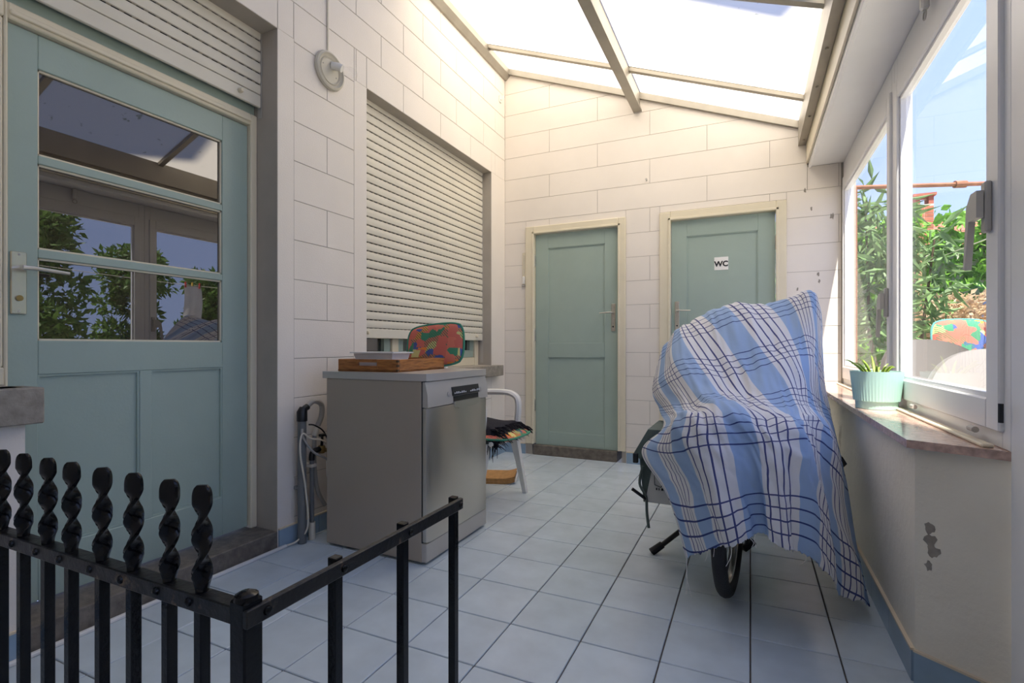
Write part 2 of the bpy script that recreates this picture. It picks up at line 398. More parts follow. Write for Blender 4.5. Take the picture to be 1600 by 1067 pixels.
# back wall, sloping top under the roof
doors_b = [(-1.83, -1.00, -.2, 2.06), (-.615, .20, -.2, 2.06)]
XB1 = .69
core = [(XL-.2, XB1, -.1, 3.7)]
for h in doors_b: core = split(core, h)
def topB(x): return wall_top(x) if x < .40 else min(wall_top(.40), 2.60)
mb = MB()
for (a, b, c, d) in core:
    cuts = [a] + [q for q in (.40,) if a < q < b] + [b]
    for e, f in zip(cuts[:-1], cuts[1:]):
        p = clip_poly([(e, c), (f, c), (f, d), (e, d)], (lambda x: wall_top(x)) if f <= .4 else (lambda x: 2.6))
        if len(p) > 2: mb.prism(p, 'y', YB+.0035, YB+.22)
wallB = ob('wall_back', mb, 'joint', origin=(-.8, YB, 0)); tag(wallB, 'white painted block wall with two green doors under the roof', 'wall', kind='structure')
def emitB(a, b, c, d):
    # courses that reach the window header are cut short beneath it
    for (e, f, top) in ([(a, b, lambda x: wall_top(x))] if (b < .386 or d < 2.34) else [(a, .385, lambda x: wall_top(x)), (max(a, .385), b, lambda x: 2.334)]):
        if f-e < .01: continue
        p = clip_poly([(e+G, c+G), (f-G, c+G), (f-G, d-G), (e+G, d-G)], top)
        if len(p) > 2: ob('block', MB().prism(p, 'y', YB, YB+.0045), 'wall', wallB, origin=((e+f)/2, YB, c))
blocks(.136, .203, .45, XL, .60, [(-1.896, -.965, -.1, 2.10), (-.683, .2487, -.1, 2.11)], emitB, 3.6)
# house wall behind the camera (shades the front of the roof) and the short wall beside the garden door
o = ob('wall_front', MB().box(-6.5, 1.82, -1.30, -1.0, -.1, 13.05), 'plaster_out', origin=(0, -1, 0)); tag(o, 'tall rendered house wall closing the veranda', 'wall', kind='structure')
# low wall below the window
mb = MB().prism([(XR, YB-.001), (XR, 1.89), (.63, 1.752), (.63, YB-.001)], 'z', 0, .70)
lw = ob('wall_right', mb, 'plaster', origin=(XR, 3, 0)); tag(lw, 'low plastered wall with flaking paint under the window', 'wall', kind='structure')
# flaked patches on the end face
def flake(c, r, seed, par):
    rr = random.Random(seed); e = Vector((.185, -.138, 0)).normalized(); nrm = Vector((-.138, -.185, 0)).normalized()
    n = 14; ps = []
    for k in range(n):
        a = 2*math.pi*k/n; q = r*(.55+.6*rr.random()); ps.append(Vector(c) + e*math.cos(a)*q*.7 + Vector((0, 0, 1))*math.sin(a)*q)
    vs = [p + nrm*.0008 for p in ps] + [Vector(c) - nrm*.0 + nrm*.0004]
    ob('flaked_patch', MB().add(vs, [(k, (k+1) % n, n) for k in range(n)]), 'stone_light', par)
for i, (t, z, r) in enumerate([(.16, .47, .020), (.17, .43, .026), (.20, .405, .024), (.15, .36, .016)]):
    flake((XR+(.63-XR)*t, 1.89-.138*t, z), r, i, lw)
for (u, v, r, sd2) in ((1258, 298, .016, 31), (1268, 326, .012, 32), (1300, 338, .02, 33), (1278, 428, .014, 34), (1280, 440, .012, 35), (1246, 452, .010, 36)):
    q0 = at_y(u, v, YB); rr = random.Random(sd2); n = 12
    vs = [(q0[0]+r*(.4+.8*rr.random())*math.cos(2*math.pi*k/n)*.7, YB-.0006, q0[2]+r*(.5+1.2*rr.random())*math.sin(2*math.pi*k/n)) for k in range(n)] + [(q0[0], YB-.0006, q0[2])]
    ob('flaked_patch', MB().add(vs, [(k, (k+1) % n, n) for k in range(n)]), 'stone_light', wallB)
# skirting tiles
def skirting(name, runs, label, h=.092, step=.262):
    base = None
    for (p, q) in runs:
        p, q = Vector((*p, 0)), Vector((*q, 0)); L = (q-p).length; d = (q-p)/L; n = Vector((d.y, -d.x, 0))
        if base is None:
            base = bpy.data.objects.new(name, None); COL.objects.link(base); base.location = p; tag(base, label, 'baseboard', kind='structure')
        k = max(1, round(L/step)); s = L/k
        for i in range(k):
            a = p + d*(i*s+.001); b = p + d*((i+1)*s-.001)
            vs = [a, b, b+n*.009, a+n*.009]; vs = vs + [v + Vector((0, 0, h)) for v in vs]
            ob('tile', MB().add(vs, [(0,3,2,1),(4,5,6,7),(0,1,5,4),(1,2,6,5),(2,3,7,6),(3,0,4,7)]), 'tile_skirt', base, origin=(a+b)/2)
        vs = [p, q, q+n*.011, p+n*.011]; vs = [v + Vector((0, 0, h)) for v in vs] + [v + Vector((0, 0, h+.007)) for v in vs]
        ob('mortar_line', MB().add(vs, [(0,3,2,1),(4,5,6,7),(0,1,5,4),(1,2,6,5),(2,3,7,6),(3,0,4,7)]), 'mortar', base, origin=(p+q)/2)
skirting('baseboard_left', [((XL, 1.802), (XL, YB-.012)), ((XL, -.9), (XL, .828))], 'blue tile skirting along the block wall')
skirting('baseboard_back', [((XL, YB), (-1.90, YB)), ((-.96, YB), (-.69, YB)), ((.255, YB), (XR, YB))], 'blue tile skirting beside the green doors')
skirting('baseboard_right', [((XR, YB-.012), (XR, 1.89)), ((XR, 1.89), (.63, 1.752))], 'blue tile skirting with cream mortar under the low wall')

# ------------------------------------------------------------------ roof
roof = thing('ceiling', 'sloping translucent plastic sheet roof on aluminium bars', 'roof', (-.8, 2, 2.99), kind='structure')
bars = [3.95, 2.90, 1.86, .82, -.2]
ys = [YB+.12] + bars + [-1.0]
def slope_box(x0, x1, y0, y1, dz0, dz1):
    m = MB(); vs = []
    for dz in (dz0, dz1):
        vs += [(x0, y0, roof_z(x0)+dz), (x1, y0, roof_z(x1)+dz), (x1, y1, roof_z(x1)+dz), (x0, y1, roof_z(x0)+dz)]
    return m.add(vs, [(0,3,2,1),(4,5,6,7),(0,1,5,4),(1,2,6,5),(2,3,7,6),(3,0,4,7)])
for b, a in zip(ys[:-1], ys[1:]):
    for (x0, x1) in ((XL, -.86), (-.86, .46)):
        m = MB(); m.add([(x0+.004, a+.004, roof_z(x0)), (x1-.004, a+.004, roof_z(x1)), (x1-.004, b-.004, roof_z(x1)), (x0+.004, b-.004, roof_z(x0))], [(0, 1, 2, 3)])
        ob('roof_sheet', m, 'sheet', roof)
for y in bars: ob('glazing_bar', slope_box(XL, .40, y-.022, y+.022, -.03, -.002), 'alu', roof); ob('cover_strip', slope_box(XL, .46, y-.025, y+.025, .002, .012), 'alu', roof)
m = MB().box(-.90, -.83, -1.0, YB, 2.985, 3.0).box(-.885, -.845, -1.0, YB, 3.0, roof_z(-.845)-.004)
ob('beam', m, 'alu', roof)
ob('cover_strip', MB().box(-.885, -.835, -1.0, YB+.1, roof_z(-.86)+.012, roof_z(-.86)+.022), 'alu', roof)
m = MB().prism([(XL, 3.52), (XL+.02, 3.52), (XL+.055, 3.56), (XL+.055, 3.615), (XL, 3.635)], 'y', -1.0, YB); ob('wall_profile', m, 'alu', roof)
m = slope_box(XL+.05, .38, YB-.030, YB-.001, -.058, -.004); ob('edge_profile', m, 'alu', roof)
ob('gutter_beam', MB().prism([(.325, 2.50), (.375, 2.50), (.375, roof_z(.375)-.004), (.325, roof_z(.325)-.004)], 'y', -1.0, YB), 'alu', roof)
for i in range(9):
    y = .9 + i*.42; ob('bolt', MB().lathe([(.008, 0), (.008, .006), (.004, .009)], (.350, y, 2.50), 8).xf(Matrix.Translation((0, 0, 5.0)) @ Matrix.Scale(-1, 4, (0, 0, 1))), 'alu', roof)
# white boxed header over the window
hd = thing('trim_1', 'white plastic boxed header above the garden window', 'trim', (.5, 2, 2.32), kind='structure')
ob('soffit_panel', MB().box(.412, .685, -1.0, YB-.002, 2.335, 2.355), 'pvc', hd)
ob('fascia_board', MB().box(.378, .392, -1.0, YB-.002, 2.36, 2.56), 'cream', hd)
ob('edge_strip', MB().box(.393, .411, -1.0, YB-.002, 2.325, 2.50, .003), 'pvc', hd)
ob('box_cover', MB().box(.412, .69, -1.0, YB+.02, 2.357, 2.47), 'pvc', hd)

# ------------------------------------------------------------------ windows on the garden side
def window(name, label, y0, y1, ga, gb, sash_in):
    """y0 < y1 outer frame, ga..gb visible glass"""
    t = thing(name, label, 'window', (.63, (y0+y1)/2, ZS), kind='structure')
    zb, zt, gz0, gz1 = ZS+.0, 2.334, .855, 2.125
    x0, x1 = XW+.012, .668
    f = MB().box(x0, x1, y0, y0+.05, zb, zt, .003).box(x0, x1, y1-.05, y1, zb, zt, .003).box(x0, x1, y0+.05, y1-.05, zb, zb+.05, .003).box(x0, x1, y0+.05, y1-.05, 2.20, zt, .003)
    ob('window_frame', f, 'pvc', t)
    s = MB().box(XW, .655, y0+.04, ga, zb+.045, 2.21, .004).box(XW, .655, gb, y1-.04, zb+.045, 2.21, .004).box(XW, .655, ga, gb, zb+.045, gz0, .004).box(XW, .655, ga, gb, gz1, 2.21, .004)
    ob('sash', s, 'pvc', t)
    b = .014; q = MB().box(XW+.012, .632, ga, ga+b, gz0, gz1).box(XW+.012, .632, gb-b, gb, gz0, gz1).box(XW+.012, .632, ga+b, gb-b, gz0, gz0+b).box(XW+.012, .632, ga+b, gb-b, gz1-b, gz1)
    ob('glazing_bead', q, 'pvc', t)
    ob('pane', MB().add([(.636, ga-.01, gz0-.01), (.636, gb+.01, gz0-.01), (.636, gb+.01, gz1+.01), (.636, ga-.01, gz1+.01)], [(0, 1, 2, 3)]), 'glass', t)
    return t
w1 = window('window_1', 'narrow-looking white framed window next to the block wall corner', 2.925, YB-.003, 3.02, 4.322, False)
w2 = window('window_2', 'white framed casement window over the mint pot', 1.745, 2.924, 1.866, 2.83, True)
def stay(parent, y, z, s=1):
    m = MB().box(XW-.016, XW, y-.016, y+.016, z-.07, z+.07, .004)
    ob('handle_plate', m, 'pvc_grey', parent)
    m = MB().prism([(y-.012, z+.045), (y+.03, z+.045), (y+.062, z+.015), (y+.085, z-.16), (y+.073, z-.165), (y+.045, z-.03), (y-.012, z-.03)], 'x', XW-.034, XW-.018)
    ob('handle_lever', m, 'pvc_grey', parent)
stay(w2, 1.835, 1.385); stay(w1, 2.99, 1.21)
for y in (2.52, 1.92):
    ob('catch', MB().tube([(XW-.012, y-.02, ZS+.035), (XW-.012, y+.02, ZS+.035)], .009, 10), 'pvc_grey', w2)
ob('hinge', MB().tube([(XW-.006, 1.752, .80), (XW-.006, 1.752, .85)], .006, 8), 'black', w2)
# granite sill
sl = ob('trim_2', MB().prism([(.418, YB-.002), (.418, 1.858), (.63, 1.742), (.63, YB-.002)], 'z', .701, ZS), 'granite', origin=(.5, 3, .7)); tag(sl, 'polished pinkish stone window sill on the low wall', 'window sill', kind='structure')
ob('sill_strip', MB().box(XW-.03, XW-.002, 1.80, YB-.003, ZS, ZS+.010, .003), 'cream', sl)
# garden door beside the window
d4 = thing('door_4', 'white plastic garden door beside the window', 'door', (.64, 1.2, 0), kind='structure')
ob('door_frame', MB().box(.61, .69, 1.655, 1.742, 0, 2.33, .004).box(.61, .69, .70, .78, 0, 2.33, .004).box(.61, .69, .78, 1.655, 2.22, 2.33, .004), 'pvc', d4)
ob('leaf', MB().box(.60, .66, 1.55, 1.66, .02, 2.22, .004).box(.60, .66, .775, .885, .02, 2.22, .004).box(.60, .66, .885, 1.55, 2.11, 2.22, .004).box(.60, .66, .885, 1.55, .02, .15, .004).box(.60, .66, .885, 1.55, .72, .84, .004), 'pvc', d4)
ob('panel', MB().box(.62, .645, .88, 1.555, .145, .725), 'pvc', d4)
ob('pane', MB().add([(.633, .88, .835), (.633, 1.555, .835), (.633, 1.555, 2.115), (.633, .88, 2.115)], [(0, 1, 2, 3)]), 'glass', d4)
o = ob('wall_right_end', MB().box(.62, .80, -1.0, .70, -.1, .80), 'plaster', origin=(.7, 0, 0)); tag(o, 'low plastered wall beside the garden door', 'wall', kind='structure')
w5 = thing('added_window', 'added white framed window out of view, letting in more sky light', 'window', (.64, -.15, .80), kind='structure')  # unseen window, added so more skylight reaches the near floor and walls
ob('window_frame', MB().box(.61, .68, -1.0, -.92, .80, 2.33, .004).box(.61, .68, .62, .70, .80, 2.33, .004).box(.61, .68, -.92, .62, .80, .88, .004).box(.61, .68, -.92, .62, 2.20, 2.33, .004), 'pvc', w5)
ob('pane', MB().add([(.64, -.93, .87), (.64, .63, .87), (.64, .63, 2.21), (.64, -.93, 2.21)], [(0, 1, 2, 3)]), 'glass', w5)
# small roller-blind clip under the header
cl = thing('blind_clip', 'small white plastic clip screwed under the window header', 'clip', (.585, 2.36, 2.29))
ob('clip_body', MB().box(.572, .598, 2.345, 2.375, 2.245, 2.334, .006), 'white_plastic', cl); ob('wire_loop', MB().torus((.585, 2.36, 2.225), .016, .003, 'x', 16, 6), 'pvc_grey', cl)

# ------------------------------------------------------------------ panelled doors
def hinge(parent, x, y, z, ax):
    m = MB().tube([(x, y, z-.05), (x, y, z+.05)], .008, 8).tube([(x, y, z+.05), (x, y, z+.065)], [.006, .002], 8); ob('hinge', m, 'chrome', parent)
# glazed teal door in the left wall (leaf face at x = -2.28)
d1 = thing('door_1', 'teal half-glazed door with three panes in the left wall', 'door', (-2.28, 1.30, .09), kind='structure')
xd = -2.28; y0, y1 = .845, 1.760; z0, z1 = .10, 2.10; g0, g1 = .93, 1.626
m = MB()
for (a, b, c, d) in [(y0, g0, z0, z1), (g1, y1, z0, z1), (g0, g1, 1.98, z1), (g0, g1, .90, 1.02), (g0, g1, z0, .28), (1.262, 1.308, .28, .90), (g0, g1, 1.313, 1.343), (g0, g1, 1.645, 1.675)]:
    m.box(xd-.04, xd, a, b, c, d, .0025)
ob('leaf', m, 'teal', d1)
for (a, b) in ((g0, 1.262), (1.308, g1)):
    ob('panel', MB().box(xd-.03, xd-.012, a-.004, b+.004, .276, .904), 'teal', d1)
    mm = MB()
    for (p, q, r, s_) in ((a, b, .893, .90), (a, b, .28, .287), (a, a+.007, .287, .893), (b-.007, b, .287, .893)): mm.box(xd-.012, xd-.004, p, q, r, s_)
    ob('panel_moulding', mm, 'teal', d1)
for (c, d) in ((1.02, 1.313), (1.343, 1.645), (1.675, 1.98)):
    p = ob('pane', MB().box(xd-.022, xd-.018, g0-.004, g1+.004, c-.004, d+.004), 'door_glass', d1)
    mm = MB()
    for (e, f, r, s_) in ((g0, g1, d-.007, d), (g0, g1, c, c+.007), (g0, g0+.006, c, d), (g1-.006, g1, c, d)): mm.box(xd-.018, xd-.008, e, f, r, s_)
    ob('putty_line', mm, 'cream', p)
m = MB().box(xd-.05, xd+.022, DOOR_Y[0]+.001, y0-.003, .09, 2.16, .004).box(xd-.05, xd+.022, y1+.003, DOOR_Y[1]-.001, .09, 2.16, .004).box(xd-.05, xd+.022, y0-.003, y1+.003, z1+.004, 2.16, .004).box(xd-.05, xd+.032, y0, y1, 2.118, 2.135, .003)
ob('door_frame', m, 'cream', d1)
ob('transom_panel', MB().box(xd-.04, xd+.0, DOOR_Y[0]+.002, DOOR_Y[1]-.002, 2.162, LINTEL-.002), 'teal', d1)
h = ob('handle_plate', MB().box(xd, xd+.009, .853, .897, 1.11, 1.325, .003), 'chrome', d1)
ob('lever', MB().tube([(xd+.005, .875, 1.268), (xd+.045, .875, 1.268)], .010, 10).tube([(xd+.045, .872, 1.268), (xd+.05, .90, 1.268), (xd+.05, 1.00, 1.262)], [.009, .008, .006], 10), 'chrome', h)
ob('key_cylinder', MB().lathe([(.010, 0), (.010, .006)], (xd+.009, .875, 1.165), 12, 'x'), 'brass', h)
for z in (1.315, 1.12): ob('screw', MB().lathe([(.004, 0), (.003, .002)], (xd+.009, .875, z), 8, 'x'), 'pvc_grey', h)
st = ob('trim_3', MB().box(XL-.20, XL+.004, DOOR_Y[0]+.002, DOOR_Y[1]-.002, 0, .089, .004), 'stone', origin=(XL-.1, 1.3, 0)); tag(st, 'worn dark stone doorstep under the teal glazed door', 'doorstep', kind='structure')
# the two green doors in the back wall (leaf face 3 cm behind the wall face)
def back_door(name, label, x0, x1, px0, px1, fx0, fx1, hside, step, lower=True):
    t = thing(name, label, 'door', ((x0+x1)/2, YB, .09), kind='structure'); yf = YB+.022
    m = MB(); zt = 2.032; zb = .093
    for (a, b, c, d) in [(x0, px0, zb, zt), (px1, x1, zb, zt), (px0, px1, 1.90, zt), (px0, px1, .90, 1.03), (px0, px1, zb, .215)]: m.box(a, b, yf, yf+.04, c, d, .002)
    ob('leaf', m, 'teal', t)
    for (c, d) in ((1.03, 1.90), (.215, .90)):
        p = ob('panel', MB().box(px0-.004, px1+.004, yf+.011, yf+.03, c-.004, d+.004), 'teal', t)
        mm = MB()
        for (a, b, e, f) in ((px0, px1, d-.006, d), (px0, px1, c, c+.006), (px0, px0+.006, c, d), (px1-.006, px1, c, d)): mm.box(a, b, yf+.004, yf+.011, e, f)
        ob('panel_moulding', mm, 'teal', p)
    yo = YB-.018
    f = MB()
    for (a, b) in ((fx0, x0-.004), (x1+.004, fx1)): f.box(a, b, yo, YB+.10, .10, 2.105, .004)
    f.box(x0-.004, x1+.004, yo, YB+.10, zt+.005, 2.105, .004)
    ob('door_frame', f, 'cream', t)
    f = MB().box(x0-.022, x0-.003, yo-.006, YB+.03, .10, 2.055, .003).box(x1+.003, x1+.022, yo-.006, YB+.03, .10, 2.055, .003).box(x0-.022, x1+.022, yo-.006, YB+.03, 2.036, 2.055, .003)
    ob('stop_moulding', f, 'cream', t)
    hx, dr = (x1-.045, -1) if hside > 0 else (x0+.045, 1)
    h = ob('handle_plate', MB().box(hx-.018, hx+.018, yf-.007, yf, 1.13, 1.37, .003), 'chrome', t)
    ob('lever', MB().tube([(hx, yf-.006, 1.292), (hx, yf-.045, 1.292)], .008, 10).tube([(hx, yf-.045, 1.292), (hx+dr*.02, yf-.05, 1.292), (hx+dr*.11, yf-.05, 1.288)], [.008, .007, .005], 10), 'chrome', h)
    ob('keyhole', MB().lathe([(.006, 0), (.006, .002)], (hx, yf-.009, 1.17), 10, 'y'), 'black', h)
    hxx = x0-.004 if hside > 0 else x1+.004
    for z in (1.79, 1.10, .45): hinge(t, hxx, yf-.012, z, 1)
    s = ob('doorstep', MB().box(fx0+.075, fx1-.075 if step else fx1-.07, YB-.010, YB+.20, 0, .092, .003), 'stone', t)
    return t
back_door('door_2', 'plain green two-panel door with handle on the right', -1.808, -1.034, -1.685, -1.156, -1.896, -.965, 1, True)
d3 = back_door('door_3', 'green panelled toilet door with a WC sign', -.592, .1745, -.472, .054, -.683, .2487, -1, True)
sg = thing('wc_sign', 'small white square sign reading WC on the green door', 'sign', (-.21, YB+.033, 1.61))
ys_ = YB+.030
ob('sign_plate', MB().box(-.262, -.158, ys_, ys_+.004, 1.61, 1.714, .001), 'sign', sg)
fc = bpy.data.curves.new('wc_text', 'FONT'); fc.body = 'WC'; fc.size = .058; fc.align_x = 'CENTER'; fc.extrude = .0006; fc.offset = .0022
fo = bpy.data.objects.new('wc_text', fc); COL.objects.link(fo)
dg = bpy.context.evaluated_depsgraph_get(); me = bpy.data.meshes.new_from_object(fo.evaluated_get(dg)); bpy.data.objects.remove(fo)
me.transform(Matrix.Rotation(math.pi/2, 4, 'X')); me.materials.clear(); me.materials.append(M['ink'])
fo = bpy.data.objects.new('lettering', me); COL.objects.link(fo); fo.parent = sg; fo.location = Vector((-.21, ys_-.001, 1.64)) - wloc(sg)
# thermometer on the frame of the plain door
th = thing('thermometer', 'cream strip thermometer hanging beside the plain green door', 'thermometer', (-1.905, YB, 1.56))
ob('scale_board', MB().box(-1.930, -1.899, YB-.010, YB-.001, 1.575, 1.87, .003), 'cream', th); ob('bulb_guard', MB().box(-1.927, -1.902, YB-.022, YB-.010, 1.58, 1.65, .004), 'white_plastic', th)
ob('base_strip', MB().box(-1.934, -1.898, YB-.018, YB-.001, 1.56, 1.572), 'pvc_grey', th); ob('scale_marks', MB().box(-1.917, -1.912, YB-.0115, YB-.010, 1.66, 1.85), 'pvc_grey', th)

# ------------------------------------------------------------------ roller shutters
def shutter(name, label, x, y0, y1, zb, pitch=.0548):
    t = thing(name, label, 'shutter', (x, (y0+y1)/2, zb), 'roller shutters of the house')
    ob('backing', MB().box(x-.014, x-.008, y0+.002, y1-.002, zb+.03, LINTEL-.002), 'gap', t)
    ob('end_bar', MB().box(x-.012, x+.004, y0+.003, y1-.003, zb, zb+.062, .003), 'shutter', t)
    L = y1-y0-.006; hh = pitch-.0065
    prof = [(-.006, 0), (.000, .002), (.003, hh*.3), (.003, hh*.7), (.000, hh-.002), (-.006, hh)]
    m = MB(); n = len(prof)
    m.add([(px, -L/2, pz) for px, pz in prof] + [(px, L/2, pz) for px, pz in prof], [tuple(range(n)), tuple(range(n, 2*n))[::-1]] + [(i, (i+1) % n, n+(i+1) % n, n+i) for i in range(n)])
    me = simple_mesh(m, 'slat', 'shutter', 25); z = zb+.067
    while z < LINTEL-.006: piece('slat', me, t, (x, (y0+y1)/2, z)); z += pitch
    for y in (y0+.10, y1-.12): ob('stop_knob', MB().lathe([(.012, 0), (.012, .012), (.007, .022)], (x+.003, y, zb+.035), 10, 'x'), 'cream', t)
    ob('guide_rail', MB().box(x-.02, x+.008, y1-.002, y1+.0, zb-.2 if zb < 2 else zb-.05, LINTEL-.002), 'pvc_grey', t)
    return t
shutter('roller_shutter', 'half-rolled cream roller shutter above the teal glazed door', -2.232, -.598, DOOR_Y[1]-.002, 2.196)
shutter('roller_shutter', 'large cream roller shutter nearly closed over the window', -2.208, WIN_Y[0]+.002, WIN_Y[1]-.002, 1.052)
# house window behind the shutter
w3 = thing('window_3', 'cream framed house window showing under the big shutter', 'window', (-2.28, 3.27, WIN_Z0), kind='structure')
a, b = WIN_Y
ob('window_frame', MB().box(-2.33, -2.25, a+.001, a+.05, WIN_Z0, LINTEL-.002).box(-2.33, -2.25, b-.07, b-.001, WIN_Z0, LINTEL-.002).box(-2.33, -2.25, a+.05, b-.07, WIN_Z0, .90, .004).box(-2.33, -2.25, a+.05, b-.07, 2.5, LINTEL-.002).box(-2.33, -2.245, 2.86, 2.93, .9, 2.5, .004), 'cream', w3)
for (p, q) in ((a+.05, 2.86), (2.93, b-.07)):
    s = ob('sash', MB().box(-2.32, -2.262, p+.002, q-.002, .902, .965, .004).box(-2.32, -2.262, p+.002, p+.07, .965, 2.498).box(-2.32, -2.262, q-.07, q-.002, .965, 2.498).box(-2.32, -2.262, p+.07, q-.07, 2.43, 2.498), 'teal', w3)
    ob('pane', MB().box(-2.297, -2.290, p+.065, q-.065, .96, 2.44), 'door_glass', s)
o = ob('trim_4', MB().box(XL-.16, XL+.07, 2.43, 4.21, .735, .829, .004), 'stone_light', origin=(XL, 3.3, .73)); tag(o, 'grey stone sill under the shuttered house window', 'window sill', kind='structure')
w4 = thing('window_4', 'cream framed house window beside the teal glazed door', 'window', (-2.29, .1, .868), kind='structure')
ob('window_frame', MB().box(-2.33, -2.25, -.599, -.53, .869, 2.16).box(-2.33, -2.25, -.53, .829, .869, .93, .004).box(-2.33, -2.25, -.53, .829, 2.10, 2.16, .004).box(-2.33, -2.258, .765, .829, .93, 2.10, .004), 'cream', w4)
ob('sash', MB().box(-2.32, -2.265, -.528, -.46, .932, 2.098).box(-2.32, -2.265, .69, .763, .932, 2.098).box(-2.32, -2.265, -.46, .69, .932, 1.0).box(-2.32, -2.265, -.46, .69, 2.03, 2.098), 'teal', w4)
ob('pane', MB().box(-2.30, -2.294, -.465, .695, .995, 2.035), 'door_glass', w4)
ob('transom_panel', MB().box(-2.32, -2.28, -.598, .829, 2.162, LINTEL-.002), 'teal', w4)
o = ob('trim_5', MB().box(XL-.1, XL+.045, -.6, .862, .752, .868, .004), 'stone_light', origin=(XL, .3, .75)); tag(o, 'grey stone sill ending beside the teal glazed door', 'window sill', kind='structure')

# ------------------------------------------------------------------ wall lamp and conduit
lp = thing('wall_lamp', 'bare bulb wall lamp on a round white base', 'lamp', (XL, 2.135, 2.42))
c = (XL, 2.135, 2.52)
ob('base_plate', MB().lathe([(.100, 0), (.104, .010), (.100, .022), (.090, .026), (.084, .018), (.075, .014), (.070, .020), (.062, .014), (.001, .014)], c, 36, 'x'), 'lamp_base', lp)
ob('socket', MB().tube([(XL+.012, 2.15, 2.555), (XL+.045, 2.165, 2.55), (XL+.062, 2.175, 2.54)], .021, 14), 'white_plastic', lp)
ob('bulb', MB().tube([(XL+.060, 2.174, 2.541), (XL+.075, 2.182, 2.533), (XL+.095, 2.192, 2.522), (XL+.118, 2.205, 2.508), (XL+.132, 2.212, 2.50)], [.013, .018, .029, .029, .012], 14), 'bulb', lp)
for dy, dz in ((.0, -.07), (.045, -.02), (-.05, .02)): ob('screw', MB().lathe([(.004, 0), (.004, .003)], (XL+.014, 2.135+dy, 2.52+dz), 8, 'x'), 'pvc_grey', lp)
o = ob('lamp_cable', MB().tube([(XL+.006, 2.125, 2.62), (XL+.006, 2.125, 3.51)], .005, 8), 'cable'); tag(o, 'thin white cable running up from the wall lamp', 'cable')
hk = ob('wall_hook', MB().tube(curve([(XL+.001, 4.27, 3.30), (XL+.03, 4.27, 3.29), (XL+.04, 4.27, 3.31), (XL+.035, 4.27, 3.33)], 5), .005, 8).box(XL, XL+.008, 4.25, 4.29, 3.27, 3.33, .002), 'white_plastic'); tag(hk, 'small white hook on the block wall near the roof corner', 'hook')
nl = ob('wall_nail', MB().tube([(-.79, YB+.002, 2.395), (-.79, YB-.02, 2.40)], .005, 8).lathe([(.009, 0), (.009, .003)], (-.79, YB-.023, 2.40), 10, 'y'), 'pvc_grey'); tag(nl, 'single nail in the back wall above the doors', 'nail')

# ------------------------------------------------------------------ dishwasher
X0, X1, Y0, Y1, ZT = -1.935, -1.325, 1.94, 2.53, .874
dw = thing('dishwasher', 'freestanding stainless steel dishwasher with black display', 'dishwasher', ((X0+X1)/2, (Y0+Y1)/2, 0))
ob('body', MB().box(X0, X1-.035, Y0, Y1, .012, ZT-.034, .003), 'steel_side', dw)
top = MB().prism([(X0-.022, Y0-.004), (X1-.035, Y0-.004), (X1-.012, Y0+.006), (X1-.004, Y0+.03), (X1-.004, Y1-.03), (X1-.012, Y1-.006), (X1-.035, Y1+.004), (X0-.022, Y1+.004)], 'z', ZT-.034, ZT); ob('worktop', top, 'silver', dw)
# control strip: sloped profile, steel door with vertical edges rolled back
prof = [(X1-.033, ZT-.155), (X1-.002, ZT-.155), (X1-.004, ZT-.10), (X1-.018, ZT-.038), (X1-.033, ZT-.038)]
ob('control_panel', MB().prism(prof, 'y', Y0+.004, Y1-.004), 'silver', dw)
dp = [(X1-.033, Y0+.005), (X1-.012, Y0+.005), (X1-.002, Y0+.025), (X1-.002, Y1-.025), (X1-.012, Y1-.005), (X1-.033, Y1-.005)]
door = ob('door_panel', MB().prism(dp, 'z', .105, ZT-.158), 'steel', dw)
cy = Y0+.36
def on_slope(z): return X1-.004 - (z-(ZT-.10))/.062*.014 if z > ZT-.10 else X1-.003
ob('display', MB().prism([(on_slope(ZT-.075)+.001, ZT-.075), (X1-.002, ZT-.118), (X1+.0015, ZT-.118), (on_slope(ZT-.075)+.004, ZT-.075)], 'y', cy-.145, cy+.125), 'black', dw)
m = MB()
for i in range(15):
    if i in (7, 8): continue
    y = cy-.13 + i*.0175; m.box(X1+.0008, X1+.0018, y, y+.009, ZT-.109, ZT-.103+(.004 if i % 3 else 0))
ob('display_marks', m, 'display_mark', dw)['kind'] = 'stuff'
for y in (cy-.175, cy+.147): ob('button', MB().lathe([(.013, 0), (.013, .004), (.010, .005)], (X1-.004, y, ZT-.105), 18, 'x'), 'silver', dw)
hb = ob('handle_recess', MB().box(X1-.004, X1+.0005, cy-.135, cy+.115, ZT-.150, ZT-.120), 'black', dw)
ob('handle_lip', MB().prism([(cy-.14, ZT-.146), (cy-.125, ZT-.172), (cy-.09, ZT-.182), (cy+.07, ZT-.182), (cy+.105, ZT-.172), (cy+.12, ZT-.146)], 'x', X1-.003, X1+.010), 'steel', dw)
ob('plinth', MB().box(X1-.045, X1-.010, Y0+.004, Y1-.004, .012, .098, .003), 'silver', dw)
ob('side_gap', MB().box(X1-.036, X1-.032, Y0+.002, Y1-.002, .10, ZT-.036), 'black', dw)
for x in (X0+.06, X1-.08):
    for y in (Y0+.05, Y1-.05): ob('foot', MB().lathe([(.02, 0), (.02, .008), (.012, .013)], (x, y, 0), 10), 'black', dw)
